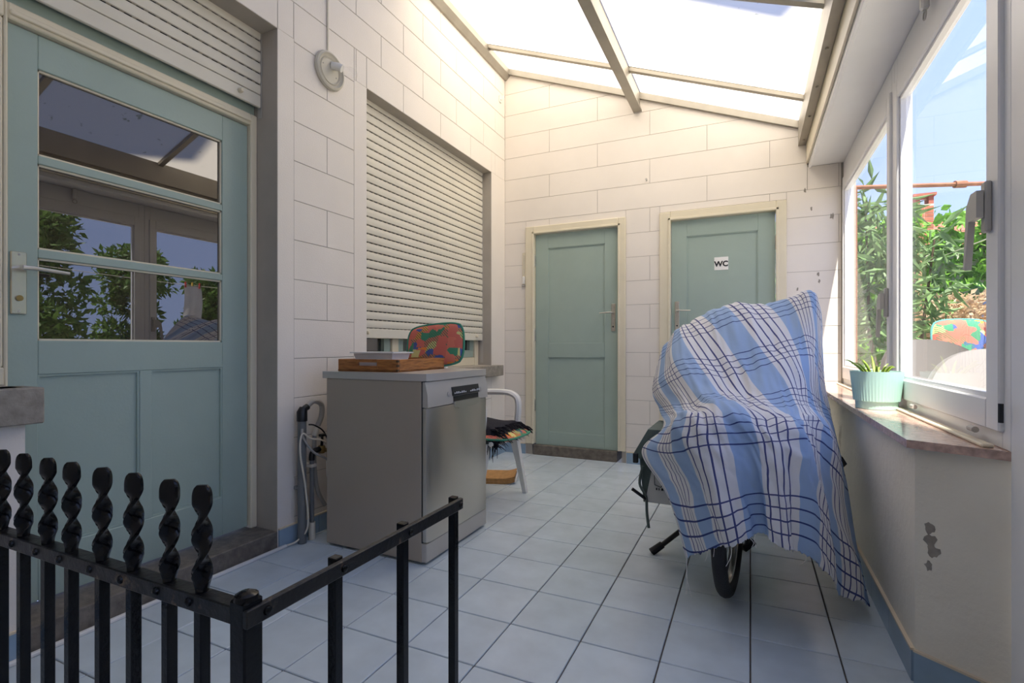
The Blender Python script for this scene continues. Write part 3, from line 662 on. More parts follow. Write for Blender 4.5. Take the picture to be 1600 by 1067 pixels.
# tray, box and cushion on top
c = at_z(622, 582, ZT); th_ = math.radians(3)
tr = thing('wooden_tray', 'varnished wooden tray with cut-out handles on the dishwasher', 'tray', (c[0]-.2, c[1]+.17, ZT))
def tray_xf(m): return m.xf(Matrix.Translation((c[0], c[1], ZT)) @ Matrix.Rotation(th_, 4, 'Z'))
TW, TD, TH = .36, .445, .062     # along -x, along +y
ob('base_board', tray_xf(MB().box(-TW, 0, 0, TD, .001, .010)), 'wood', tr)
def end_wall(y0, y1):
    m = MB(); hz0, hz1, a, b = .030, .047, -TW/2-.055, -TW/2+.055
    m.box(-TW, a, y0, y1, 0, TH, .002).box(b, 0, y0, y1, 0, TH, .002).box(a, b, y0, y1, 0, hz0).box(a, b, y0, y1, hz1, TH)
    return tray_xf(m)
ob('handle_end', end_wall(0, .011), 'wood', tr); ob('handle_end', end_wall(TD-.011, TD), 'wood', tr)
ob('side_wall', tray_xf(MB().box(-.011, 0, .011, TD-.011, 0, TH, .002)), 'wood', tr); ob('side_wall', tray_xf(MB().box(-TW, -TW+.011, .011, TD-.011, 0, TH, .002)), 'wood', tr)
m = MB()
for z in (.004, .026, .048): m.box(-.0115, .0006, -.0006, .0115, z, z+.010)
ob('dovetail', tray_xf(m), 'bark', tr)
bx = thing('plastic_tub', 'shallow white plastic tub standing in the wooden tray', 'tub', (c[0]-.2, c[1]+.14, ZT+.011))
def tub(u, v):  # rectangle ring
    pass
m = MB(); w0, w1, d0, d1_, hh = .10, .12, .062, .078, .085
vs = []
for (ww, dd, z) in ((w0, d0, 0), (w1, d1_, hh), (w1+.012, d1_+.012, hh), (w1+.012, d1_+.012, hh-.006)): vs += [(-ww, -dd, z), (ww, -dd, z), (ww, dd, z), (-ww, dd, z)]
vs += [(-w1+.004, -d1_+.004, hh), (w1-.004, -d1_+.004, hh), (w1-.004, d1_-.004, hh), (-w1+.004, d1_-.004, hh), (-w0+.004, -d0+.004, .004), (w0-.004, -d0+.004, .004), (w0-.004, d0-.004, .004), (-w0+.004, d0-.004, .004)]
fs = [(0, 3, 2, 1)]
for A, B in ((0, 4), (4, 12), (12, 8), (8, 16), (16, 20)):
    if (A, B) in ((4, 12), (8, 16)): pass
for A, B in ((0, 4), (16, 20), (8, 16), (4, 12), (12, 8)):
    for k in range(4): fs.append((A+k, A+(k+1) % 4, B+(k+1) % 4, B+k))
fs.append((20, 21, 22, 23))
m.add(vs, fs).xf(Matrix.Translation((c[0]-.19, c[1]+.115, ZT+.012)) @ Matrix.Rotation(th_, 4, 'Z'))
ob('tub_body', m, 'white_plastic', bx)
def cushion(name, label, cat, mtx, W, D, T, mats=('cushion', 'piping'), lab2=None, n=20):
    loc = mtx.to_translation(); t = thing(name, label, cat, loc); base = thing and wloc(t)
    m = MB()
    def se(s, tt, sg):
        a = (s-.5)*2; b = (tt-.5)*2
        q = max(0, 1-abs(a)**3.5)**.5*max(0, 1-abs(b)**3.5)**.5
        rx = W/2*(1-.03*b*b); ry = D/2*(1-.03*a*a)
        # rounded corners: squircle map
        x = a*math.sqrt(max(0, 1-.22*b*b*b*b)); y = b*math.sqrt(max(0, 1-.22*a*a*a*a))
        return Vector((x*rx, y*ry, sg*T/2*q))
    for sg_ in (1, -1): m.grid(lambda s, tt: se(s, tt, sg_), n, n)
    m.xf(mtx); ob('cushion_cover', m, mats[0], t, ang=80)
    rim = [se(s, 0, 1) for s in np.linspace(0, 1, n)] + [se(1, s, 1) for s in np.linspace(0, 1, n)[1:]] + [se(s, 1, 1) for s in np.linspace(1, 0, n)[1:]] + [se(0, s, 1) for s in np.linspace(1, 0, n)[1:]]
    ob('piping', MB().tube(rim, .007, 6, cap=False).xf(mtx), mats[1], t, ang=80)
    return t
cc = at_z(672, 577, ZT)
mt = Matrix.Translation((-1.80, 2.47, ZT+.165)) @ Matrix.Rotation(math.radians(62), 4, 'Z') @ Matrix.Rotation(math.radians(-14), 4, 'Y') @ Matrix.Rotation(math.radians(72), 4, 'X')
mt = Matrix.Translation((-1.665, 2.515, ZT+.132)) @ Matrix.Rotation(math.radians(8), 4, 'Z') @ Matrix.Rotation(math.radians(-5), 4, 'Y') @ Matrix.Rotation(math.radians(76), 4, 'X')
cushion('seat_cushion', 'coral patchwork cushion leaning behind the wooden tray', 'cushion', mt, .36, .255, .05)

# ------------------------------------------------------------------ pipes and cables left of the dishwasher
xp = XL+.05
dr = thing('drain_pipe', 'grey upright drain pipe with black elbow beside the dishwasher', 'pipe', (xp, 1.905, 0))
ob('pipe', MB().tube([(xp, 1.905, .001), (xp, 1.905, .63)], .021, 16), 'grey_pipe', dr)
ob('elbow', MB().tube([(xp, 1.905, .62), (xp, 1.905, .665), (xp, 1.915, .685)], [.026, .026, .02], 14).tube([(xp, 1.905, .672), (xp, 1.94, .69)], .017, 12), 'black', dr)
ob('clip', MB().box(XL+.001, xp+.024, 1.897, 1.913, .27, .285), 'grey_pipe', dr)
hs = thing('drain_hose', 'grey flexible drain hose looping over to the dishwasher', 'hose', (xp, 2.0, .2))
ob('hose', MB().tube(curve([(xp, 1.935, .69), (xp+.005, 1.98, .715), (xp+.005, 2.03, .69), (xp, 2.035, .63), (xp-.005, 2.01, .575)], 7), .0135, 10), 'hose', hs)
ob('sleeve', MB().tube([(xp-.005, 2.011, .58), (xp-.008, 1.995, .53)], .016, 10), 'cable', hs)
ob('lower_hose', MB().tube(curve([(xp-.008, 1.995, .53), (xp-.01, 1.995, .40), (xp-.005, 2.01, .25), (xp, 2.06, .15)], 6), .011, 10), 'hose', hs)
wp = thing('water_pipe', 'dark water pipe with tap valve beside the dishwasher', 'pipe', (xp, 1.965, 0))
ob('sleeve', MB().tube([(xp+.005, 1.965, .001), (xp+.005, 1.965, .09)], .017, 12), 'cable', wp)
ob('pipe', MB().tube([(xp+.005, 1.965, .088), (xp+.005, 1.965, .42)], .0115, 12), 'grey_pipe', wp)
ob('elbow', MB().tube(curve([(xp+.005, 1.965, .41), (xp+.005, 1.968, .445), (xp+.005, 1.99, .455), (xp+.005, 2.03, .458)], 4), .015, 10), 'black', wp)
v = ob('valve', MB().lathe([(.016, -.02), (.02, -.01), (.02, .01), (.016, .02)], (xp+.006, 2.03, .455), 12).tube([(xp+.006, 2.03, .455), (xp+.01, 2.075, .44), (xp+.01, 2.075, .40)], .012, 10), 'brass', wp)
ob('valve_handle', MB().tube([(xp+.012, 2.025, .47), (xp+.02, 2.022, .53)], [.008, .006], 8).box(xp+.008, xp+.03, 2.005, 2.04, .525, .54, .003), 'black', wp)
ob('clamp', MB().box(XL+.001, xp+.02, 1.95, 1.982, .375, .39), 'cable', wp)
ob('supply_hose', MB().tube([(xp+.01, 2.075, .40), (xp+.01, 2.078, .30)], .013, 10), 'white_plastic', wp)
o = ob('white_cable', MB().tube(curve([(XL+.03, 1.83, .012), (XL+.045, 1.88, .02), (xp+.03, 1.915, .09), (xp+.03, 1.90, .28), (xp+.028, 1.868, .47), (xp+.03, 1.88, .56), (xp+.035, 1.93, .53), (xp+.04, 2.0, .51), (xp+.04, 2.05, .47)], 8), .0048, 8), 'cable'); tag(o, 'white power cable looping around the grey drain pipe', 'cable')
o = ob('grey_cable', MB().tube(curve([(xp+.022, 1.885, .585), (xp+.03, 1.885, .54), (xp+.042, 1.94, .46), (xp+.052, 2.02, .41), (xp+.05, 2.07, .35)], 8), .0062, 8), 'hose'); tag(o, 'grey inlet cable crossing in front of the drain pipe', 'cable')
o = ob('black_cable', MB().tube(curve([(xp+.022, 1.93, .60), (xp+.02, 1.97, .59), (xp+.02, 2.03, .55), (xp+.02, 2.075, .47)], 8), .004, 8), 'black'); tag(o, 'thin black cable behind the drain pipe', 'cable')
o = ob('cable_duct', MB().box(XL+.012, XL+.030, -.4, 1.835, 0.0005, .014, .003), 'white_plastic'); tag(o, 'white cable duct on the tiles along the stone doorstep', 'cable duct')
# tap and pipes behind the chair
tp = thing('wall_tap', 'old brass tap on the wall under the stone sill', 'tap', (XL+.05, 3.55, .60))
ob('body', MB().tube([(XL-.002, 3.55, .66), (XL+.07, 3.55, .66)], .012, 10).tube(curve([(XL+.06, 3.55, .66), (XL+.09, 3.55, .655), (XL+.10, 3.55, .61)], 5), .011, 10), 'brass', tp)
ob('tap_handle', MB().tube([(XL+.055, 3.55, .67), (XL+.055, 3.55, .70)], .007, 8).tube([(XL+.055, 3.515, .70), (XL+.055, 3.585, .70)], .007, 8), 'brass', tp)
o = ob('white_pipe', MB().tube(curve([(XL+.03, 3.3, .10), (XL+.035, 3.7, .10), (XL+.035, 4.0, .11), (XL+.035, 4.03, .14), (XL+.035, 4.035, .30)], 6), .014, 10), 'cable'); tag(o, 'white water pipe low on the wall behind the chair', 'pipe')
for y in (3.5, 3.9): ob('pipe_clip', MB().box(XL+.001, XL+.05, y-.008, y+.008, .09, .112), 'cable', o)

# ------------------------------------------------------------------ plastic chair with cushion and blanket
CY, CX0, CX1 = 2.945, -1.93, -1.395     # centre in depth, back, front
ch = thing('garden_chair', 'white plastic garden armchair behind the dishwasher', 'chair', (-1.66, CY, 0))
def seat(s, t, z):
    x = CX0+.04 + s*(CX1-CX0-.05); y = CY + (t-.5)*(.47-.05*(1-s)); return (x, y, z + .012*((t-.5)*2)**2 - .012*math.sin(math.pi*s))
ob('seat', MB().grid(lambda s, t: seat(s, t, .415), 8, 8).grid(lambda s, t: seat(s, t, .395), 8, 8).tube([seat(1, t, .402) for t in np.linspace(0, 1, 9)], .014, 8), 'white_plastic', ch)
for sx, sy in ((1, 1), (1, -1), (0, 1), (0, -1)):
    xt = CX1-.06 if sx else CX0+.07; xb = (CX1 if sy > 0 else CX1-.08) if sx else CX0; yt = CY+sy*.205; yb = CY+sy*.262
    m = MB(); vs = []
    for (x, y, z, r) in ((xb, yb, 0, .014), ((xt+xb)/2, (yt+yb)/2, .21, .019), (xt, yt, .41, .027)):
        vs += [(x-r, y-r, z), (x+r, y-r, z), (x+r, y+r, z), (x-r, y+r, z)]
    fs = [(0, 3, 2, 1), (8, 9, 10, 11)] + [(4*i+k, 4*i+(k+1) % 4, 4*i+4+(k+1) % 4, 4*i+4+k) for i in range(2) for k in range(4)]
    ob('leg', m.add(vs, fs), 'white_plastic', ch)
def slab(pts, wy, th):   # ribbon along pts, wide in y
    return MB().tube(pts, th, 8).xf(Matrix.Translation((0, pts[0][1], 0)) @ Matrix.Diagonal((1, wy/th, 1, 1)) @ Matrix.Translation((0, -pts[0][1], 0)))
for sy in (1, -1):
    y = CY + sy*.255
    pts = curve([(CX0-.03, y, .64), (CX0+.15, y, .672), (CX1-.17, y, .682), (CX1-.085, y, .668), (CX1-.05, y, .62), (CX1-.055, y, .50), (CX1-.075, y, .41)], 6)
    ob('armrest', slab(pts, .030, .021), 'white_plastic', ch)
bk = MB()
for k in range(7):
    y = CY + (k-3)*.065; bk.tube([(CX0+.05, y, .41), (CX0+.0, y*.98+CY*.02, .62), (CX0-.06, y, .84)], .014, 6)
ob('back_slats', bk, 'white_plastic', ch)
ob('back_rim', MB().tube(curve([(CX0+.04, CY-.23, .42), (CX0-.02, CY-.25, .65), (CX0-.07, CY-.20, .85), (CX0-.08, CY, .88), (CX0-.07, CY+.20, .85), (CX0-.02, CY+.25, .65), (CX0+.04, CY+.23, .42)], 7), .018, 8), 'white_plastic', ch)
mt = Matrix.Translation((-1.60, CY, .447)) @ Matrix.Rotation(math.radians(2), 4, 'Y')
cushion('seat_cushion', 'coral patchwork cushion on the white chair under the blanket', 'cushion', mt, .60, .47, .07)
bl = thing('fringed_blanket', 'black fringed woollen blanket folded on the chair cushion', 'blanket', (-1.66, CY, .47))
def bl_top(s, t):
    x = CX0+.06 + s*.50; y = CY-.218 + t*.435; z = .500 + .022*math.sin(math.pi*s)*math.sin(math.pi*t) + .008*math.sin(9*s+5*t) - .05*max(0, s-.82)/.18 - .06*max(0, .1-t)/.1
    return (x, y, z)
ob('blanket_body', MB().grid(bl_top, 24, 20).grid(lambda s, t: tuple(np.array(bl_top(s, t)) - (0, 0, .014)), 24, 20), 'blanket', bl, ang=80)
fr = MB()
for k in range(420):
    if k % 3: t = RNG.random(); p = np.array(bl_top(.86+.14*RNG.random(), t)); d = np.array([.05+.03*RNG.random(), .03*(RNG.random()-.5), -.012-.03*RNG.random()])
    else: s_ = RNG.random(); p = np.array(bl_top(s_, .12*RNG.random())); d = np.array([.03*(RNG.random()-.5), -.012-.02*RNG.random(), -.06-.06*RNG.random()])
    fr.tube([p, p+d*.5+(0, 0, .012), p+d], [.004, .0035, .001], 4, cap=False)
f = ob('fringe', fr, 'blanket', bl); f['kind'] = 'stuff'
mtt = thing('scratch_mat', 'brown coir mat with curled white edge on the tiles', 'mat', (-1.58, 3.36, 0))
A = at_z(804, 757, 0); mp = Matrix.Translation((A[0], A[1], 0)) @ Matrix.Rotation(math.radians(20), 4, 'Z')
def mat_z(s): return .018 + .018*max(0, (s-.75)/.25)**2
ob('coir_top', MB().grid(lambda s, t: (-.34+s*.34, t*.26, mat_z(s)+.022), 14, 4).grid(lambda s, t: (-.34+s*.34, t*.26, mat_z(s)), 14, 4).xf(mp), 'cork', mtt)
ob('backing', MB().grid(lambda s, t: (-.345+s*.355, -.004+t*.268, mat_z(s)-.017), 14, 4).grid(lambda s, t: (-.345+s*.355, -.004+t*.268, mat_z(s)-.001), 14, 4).grid(lambda s, t: (.006+.006*t, -.004+s*.268, .031+.045*t), 4, 2).xf(mp), 'cloth_white', mtt)
ob('front_edge', MB().grid(lambda s, t: (-.345+s*.345, -.003, mat_z(s)-.017+t*.039), 14, 1).xf(mp), 'cork', mtt)

# ------------------------------------------------------------------ wrought-iron railing
RZ = .58; RX, RY = -.742, .571; RE = 1.208
rl = thing('iron_railing', 'black wrought iron railing with twisted spikes in the foreground', 'railing', (RX, RY, 0))
ob('corner_post', MB().box(RX-.018, RX+.018, RY-.018, RY+.018, 0, RZ+.012, .003).lathe([(.02, 0), (.018, .008), (.008, .013)], (RX, RY, RZ+.010), 12), 'iron', rl)
fr_ = ob('top_rail', MB().box(XL+.001, RX-.018, RY-.015, RY+.015, RZ-.030, RZ, .002), 'iron_worn', rl)
sr_ = ob('top_rail', MB().box(RX+.012, RX+.024, RY-.018, RE+.015, RZ-.028, RZ+.002, .002), 'iron_worn', rl)
ob('bottom_rail', MB().box(XL+.001, RX-.018, RY-.012, RY+.012, .10, .115, .002), 'iron', rl)
def spike():
    m = MB(); n = 40; H = .182; vs = []
    for i in range(n+1):
        t = i/n; z = t*H
        tw = 0 if t < .10 else (t-.10)/.72*2*math.pi*1.0 if t < .82 else 2*math.pi
        k = min(1, max(0, (t-.02)/.12)); a = .009 + .0068*k; b = .009 - .0025*k
        if t > .88: q = math.sqrt(max(0.02, 1-((t-.88)/.12)**2)); a *= .45+.55*q; b *= .45+.55*q
        pr = []
        for (sx, sy) in ((1, .6), (.7, 1), (-.7, 1), (-1, .6), (-1, -.6), (-.7, -1), (.7, -1), (1, -.6)):
            X, Y = sx*a, sy*b; c_, s_ = math.cos(tw+.5), math.sin(tw+.5); pr.append((X*c_-Y*s_, X*s_+Y*c_, z))
        vs += pr
    fs = [tuple(range(8))[::-1], tuple(n*8+k for k in range(8))] + [(i*8+k, i*8+(k+1) % 8, i*8+8+(k+1) % 8, i*8+8+k) for i in range(n) for k in range(8)]
    return m.add(vs, fs)
sp_me = simple_mesh(spike(), 'twisted_spike', 'iron', 50)
bar_me = simple_mesh(MB().box(-.0095, .0095, -.0095, .0095, 0, RZ-.029, .0015), 'baluster', 'iron')
riv_me = simple_mesh(MB().lathe([(.008, 0), (.007, -.004), (.003, -.006)], (0, 0, 0), 10, 'y'), 'rivet', 'iron')
for u in (316, 265, 209, 160, 112, 75, 37, 3, -28, -58, -85, -110):
    d = ray(u, 900); x = RY*d[0]/d[1]
    if x < XL+.06: continue
    bo = piece('baluster', bar_me, rl, (x, RY, 0)); s_ = bpy.data.objects.new('twisted_spike', sp_me); COL.objects.link(s_); s_.parent = bo; s_.location = (0, 0, RZ)
    s_.rotation_euler = (0, 0, RNG.uniform(-.15, .15))
    r_ = bpy.data.objects.new('rivet', riv_me); COL.objects.link(r_); r_.parent = fr_; r_.location = Vector((x-.014, RY-.015, RZ-.015)) - wloc(fr_)
bar2 = simple_mesh(MB().box(-.0105, .0105, -.0105, .0105, 0, RZ+.006, .0015), 'baluster', 'iron')
riv2 = simple_mesh(MB().lathe([(.008, 0), (.007, .004), (.003, .006)], (0, 0, 0), 10, 'x'), 'rivet', 'iron')
for y in (RY+.195, RY+.41, RE):
    piece('baluster', bar2, rl, (RX+.001, y, 0))
    r_ = bpy.data.objects.new('rivet', riv2); COL.objects.link(r_); r_.parent = sr_; r_.location = Vector((RX+.024, y, RZ-.013)) - wloc(sr_)
r_ = bpy.data.objects.new('rivet', riv2); COL.objects.link(r_); r_.parent = sr_; r_.location = Vector((RX+.024, RY+.02, RZ-.013)) - wloc(sr_)

# ------------------------------------------------------------------ bicycle under a checked cloth
BX, BY = -.076, 2.27
bi = thing('bicycle', 'parked bicycle hidden under the checked cloth, rear wheel showing', 'bicycle', (BX, 2.8, 0))
def wheel(y, nm, rot=0):
    RM = Matrix.Translation((BX, y, 0)) @ Matrix.Rotation(math.radians(rot), 4, 'Z') @ Matrix.Translation((-BX, -y, 0))
    w_ = ob(nm, MB().torus((BX, y, .335), .309, .027, 'x', 56, 12).xf(RM), 'rubber', bi)
    ob('rim', MB().torus((BX, y, .335), .277, .010, 'x', 48, 8, 1.2).xf(RM), 'chrome', w_)
    sp = MB()
    for k in range(18):
        a = 2*math.pi*k/18; sp.tube([(BX+(.02 if k % 2 else -.02), y+.02*math.cos(a+1), .335+.02*math.sin(a+1)), (BX, y+.28*math.cos(a), .335+.28*math.sin(a))], .0012, 4, cap=False)
    ob('spokes', sp.xf(RM), 'chrome', w_)
wheel(BY, 'rear_wheel', -5); wheel(BY+1.06, 'front_wheel')
ob('mudguard', MB().grid(lambda s, t: (BX+(t-.5)*.056, BY+.352*math.cos(.35+s*2.5), .335+.352*math.sin(.35+s*2.5)), 24, 2), 'black', bi)
F_ = MB(); bb = (BX, 2.72, .29)
for p, q, r in (((BX, BY, .335), bb, .010), ((BX, BY, .335), (BX, 2.60, .66), .009), (bb, (BX, 2.585, .72), .015), (bb, (BX, 3.12, .70), .017), ((BX, 3.17, .62), (BX, 3.14, .96), .018), ((BX, 3.17, .62), (BX, BY+1.06, .335), .012)):
    F_.tube([p, q], r, 10)
ob('frame', F_, 'black', bi)
ob('saddle', MB().lathe([(.001, -.05), (.085, -.045), (.095, -.01), (.08, .01), (.001, .018)], (BX, 2.60, .755), 18, sx=.9, sy=1.35), 'black', bi)
ob('rear_rack', MB().box(BX-.06, BX+.06, 2.06, 2.52, .70, .712, .003).tube([(BX-.05, 2.2, .70), (BX-.03, BY, .34)], .005, 6).tube([(BX+.05, 2.2, .70), (BX+.03, BY, .34)], .005, 6), 'black', bi)
ob('handlebar', MB().tube(curve([(BX-.31, 3.08, .96), (BX-.25, 3.14, .97), (BX, 3.16, 1.02), (BX+.25, 3.15, 1.10), (BX+.31, 3.08, 1.11)], 6), .012, 10).tube([(BX, 3.14, .95), (BX, 3.16, 1.02)], .014, 10), 'chrome', bi)
for s in (-1, 1):
    z = .96 if s < 0 else 1.11; ob('grip', MB().tube([(BX+s*.31, 3.09, z), (BX+s*.315, 3.03, z-.03)], .016, 10), 'black', bi)
ob('crank', MB().tube([(BX-.09, 2.72, .29), (BX+.09, 2.72, .29)], .012, 8).tube([(BX+.08, 2.72, .29), (BX+.085, 2.80, .43)], .009, 8).tube([(BX-.08, 2.72, .29), (BX-.085, 2.64, .15)], .009, 8).torus((BX+.07, 2.72, .29), .09, .004, 'x', 24, 6), 'chrome', bi)
ob('pedal', MB().box(BX+.09, BX+.18, 2.765, 2.835, .42, .445, .005), 'black', bi); ob('pedal', MB().box(BX-.18, BX-.09, 2.605, 2.675, .135, .16, .005), 'black', bi)
for (p, q) in (((-.42, 2.525, .012), (-.10, 2.74, .27)), ((-.02, 2.754, .012), (.03, 2.76, .26))):
    lg = ob('stand_leg', MB().tube([p, q], .012, 10), 'black', bi)
    ob('stand_foot', MB().tube([tuple(np.array(p)+(-.012, -.008, -.004)), tuple(np.array(p)+(.035, .022, .03))], [.019, .017], 10), 'rubber', lg)
# panniers
pn = thing('bicycle_pannier', 'grey-green bicycle bag with off-white panel beside the rear wheel', 'bag', (-.33, 2.5, .25), 'bags on the bicycle')
def bag(x0, x1, y0, y1, z0, z1): return MB().box(x0, x1, y0, y1, z0, z1, .03)
ob('bag_body', MB().prism([(-.475, .50), (-.455, .27), (-.22, .27), (-.16, .60), (-.44, .60)], 'y', 2.44, 2.72), 'bag_green', pn)
ob('front_panel', MB().prism([(-.405, .47), (-.445, .275), (-.25, .275), (-.22, .53), (-.35, .53)], 'y', 2.425, 2.439), 'bag_white', pn)
ob('flap', MB().prism([(-.495, .50), (-.47, .475), (-.39, .50), (-.30, .58), (-.19, .58), (-.16, .615), (-.43, .615)], 'y', 2.415, 2.73), 'bag_green', pn)
ob('buckle', MB().box(-.498, -.475, 2.405, 2.425, .455, .50, .003), 'black', pn)
lo = MB()
for x in (-.385, -.335):
    rim = curve([(x-.016, 2.423, .36), (x-.016, 2.423, .465), (x, 2.423, .475), (x+.016, 2.423, .465), (x+.016, 2.423, .36), (x, 2.423, .355), (x-.016, 2.423, .36)], 4); lo.tube(rim, .0016, 4)
for k, wd in enumerate((.006, .004, .009, .005, .008, .004)): lo.box(-.395+k*.012, -.395+k*.012+wd, 2.4225, 2.4245, .336, .346)
ob('print', lo, 'ink', pn)
ob('strap', MB().tube(curve([(-.455, 2.425, .44), (-.468, 2.415, .36), (-.44, 2.42, .30), (-.435, 2.42, .22), (-.425, 2.41, .16)], 5), .007, 6), 'bag_green', pn)
ob('strap_hook', MB().tube([(-.50, 2.40, .335), (-.44, 2.42, .29)], .008, 8), 'black', pn)
pr_ = thing('bicycle_pannier', 'second bicycle bag under the cloth next to the low wall, black clip showing', 'bag', (.15, 2.6, .25), 'bags on the bicycle')
ob('bag_body', MB().prism([(.0, .60), (.05, .27), (.25, .27), (.30, .50), (.26, .60)], 'y', 2.46, 2.74), 'bag_green', pr_)
ob('buckle', MB().prism([(.30, .455), (.372, .45), (.392, .475), (.375, .505), (.29, .50)], 'y', 2.70, 2.735), 'black', pr_)
# cloth: control points read from the photograph, each with its own depth above the bicycle
rows = [
 [(1072,872,2.05),(1110,858,1.93),(1150,850,1.88),(1190,834,1.92),(1228,858,1.90),(1264,870,1.96),(1318,925,2.10),(1358,946,2.27)],
 [(1044,775,2.14),(1085,775,1.95),(1135,775,1.89),(1185,770,1.94),(1222,780,1.91),(1265,790,1.98),(1305,830,2.15),(1341,860,2.40)],
 [(1003,706,2.38),(1060,705,2.02),(1120,700,1.93),(1172,705,1.97),(1215,705,1.95),(1258,710,2.03),(1295,730,2.25),(1325,765,2.55)],
 [(1035,668,2.46),(1068,652,2.12),(1110,645,2.02),(1155,648,2.03),(1205,655,2.06),(1250,655,2.15),(1283,665,2.40),(1308,690,2.75)],
 [(1030,640,2.75),(1065,628,2.45),(1105,622,2.38),(1150,624,2.38),(1200,625,2.40),(1245,620,2.48),(1275,625,2.65),(1298,640,2.90)],
 [(1020,605,2.95),(1053,575,2.75),(1105,570,2.70),(1150,566,2.70),(1195,560,2.72),(1240,548,2.78),(1270,545,2.85),(1287,580,3.00)],
 [(1036,540,3.05),(1062,510,3.14),(1100,492,3.17),(1140,480,3.17),(1185,472,3.17),(1230,465,3.15),(1272,456,3.12),(1280,485,3.15)]]
R3 = [[np.array(at_y(u, v, y)) for (u, v, y) in r] for r in rows]
R3.append([p + np.array([-.02, .16, -.16]) for p in R3[-1]]); R3.append([p + np.array([0, .10, -.30]) for p in R3[-1]])
R3[-1] = [p if p[0] < .40 else np.array([.40, p[1], p[2]]) for p in R3[-1]]
NU, NV = 150, 190
def cloth_pt(s, t):
    return cr([cr(r, s) for r in R3], t)
P = np.zeros((NV+1, NU+1, 3))
for j in range(NV+1):
    t = j/NV
    for i in range(NU+1): P[j, i] = cloth_pt(i/NU, t)
# fold relief along the normals
du = np.gradient(P, axis=1); dv = np.gradient(P, axis=0); nn = np.cross(du, dv); nn /= np.linalg.norm(nn, axis=2, keepdims=True)+1e-9
ss, tt = np.meshgrid(np.linspace(0, 1, NU+1), np.linspace(0, 1, NV+1))
hang = np.clip((.42-tt)/.42, 0, 1)
rel = hang*(.016*np.sin(26*ss+2.2*np.sin(3*tt)+.6)+.008*np.sin(55*ss+4*tt)) + (1-hang)*(.007*np.sin(9*ss-21*tt+1)+.005*np.sin(23*ss+13*tt)+.006*np.sin(14*(ss+tt*1.4)))
def fbm(a, b):
    z = 0
    for k, (fa, fb, am) in enumerate(((5, 9, 1), (11, 7, .7), (17, 23, .5), (31, 19, .35), (43, 51, .2))): z = z + am*np.sin(fa*a*2.1+fb*b*1.3+k*1.7+1.5*np.sin(fb*a*.6-fa*b*.5+k))
    return z
rel += (1-.5*hang)*(.010*(1-np.abs(np.tanh(fbm(ss, tt)))**.8)-.004) + .0045*fbm(ss*1.6+.3, tt*1.9)
rel *= np.clip(ss*14, .2, 1)*np.clip((1-ss)*14, .2, 1)
P = P + nn*rel[..., None]
P[0, :, 2] += .006*RNG.standard_normal(NU+1)*.5           # frayed hem
P[..., 0] = np.minimum(P[..., 0], XR-.022); P[..., 2] = np.maximum(P[..., 2], .012)
lens = np.linalg.norm(np.diff(P, axis=0), axis=2).mean(axis=1); Vc = np.concatenate([[0], np.cumsum(lens)])
wid = np.linalg.norm(np.diff(P[40:100], axis=1), axis=2).mean(axis=0); Uc = np.concatenate([[0], np.cumsum(wid)])
cl_mb = MB(); W_ = NU+1
cl_mb.add(P.reshape(-1, 3), [(j*W_+i, j*W_+i+1, (j+1)*W_+i+1, (j+1)*W_+i) for j in range(NV) for i in range(NU)])
co = ob('checked_cloth', cl_mb, 'plaid', origin=(0, 2.5, 0), ang=180); tag(co, 'blue and white checked cotton cloth draped over the bicycle', 'cloth')
uvl = co.data.uv_layers.new(name='cloth')
vi = np.zeros(len(co.data.loops), int); co.data.loops.foreach_get('vertex_index', vi)
jj, ii = vi//W_, vi % W_
UVc = np.stack([Uc[ii] + .30*np.maximum(0, Vc[jj]-.55) + .10, Vc[jj] + .03*np.sin(Uc[ii]*5)], 1); uvl.data.foreach_set('uv', UVc.ravel())
sol = co.modifiers.new('thick', 'SOLIDIFY'); sol.thickness = .0025
thd = MB()
for k in range(9):
    p = P[0, int(RNG.integers(2, NU-2))] if k > 2 else P[0, 1+k]; L = .02+.05*RNG.random() if k > 2 else .14
    thd.tube(curve([p, p+np.array([.006*RNG.standard_normal(), .004, -L*.5]), p+np.array([.01*RNG.standard_normal(), 0, -min(L, p[2]-.004)])], 5), .0009, 4)
ob('loose_threads', thd, 'cloth_white', co)['kind'] = 'stuff'

# ------------------------------------------------------------------ pot plant on the sill
px, py = .508, 2.74
pt = thing('plant_pot', 'ribbed mint green pot with spiky plant on the window sill', 'pot plant', (px, py, ZS))
m = MB(); n = 96
def ring(r, z, rib): return [(px+(r+(rib if k % 2 else 0))*math.cos(2*math.pi*k/n), py+(r+(rib if k % 2 else 0))*math.sin(2*math.pi*k/n), ZS+z) for k in range(n)]
rings = [ring(.078, .001, 0), ring(.080, .034, 0), ring(.086, .036, .0012), ring(.098, .158, .0016), ring(.100, .165, .0), ring(.094, .165, 0), ring(.090, .140, 0)]
vs = [p for r in rings for p in r]; fs = [tuple(range(n))[::-1]] + [(i*n+k, i*n+(k+1) % n, (i+1)*n+(k+1) % n, (i+1)*n+k) for i in range(len(rings)-1) for k in range(n)]
ob('pot', m.add(vs, fs), 'mint', pt, ang=20)
ob('soil', MB().lathe([(.001, .142), (.0905, .141)], (px, py, ZS), 24, cap=False), 'soil', pt)
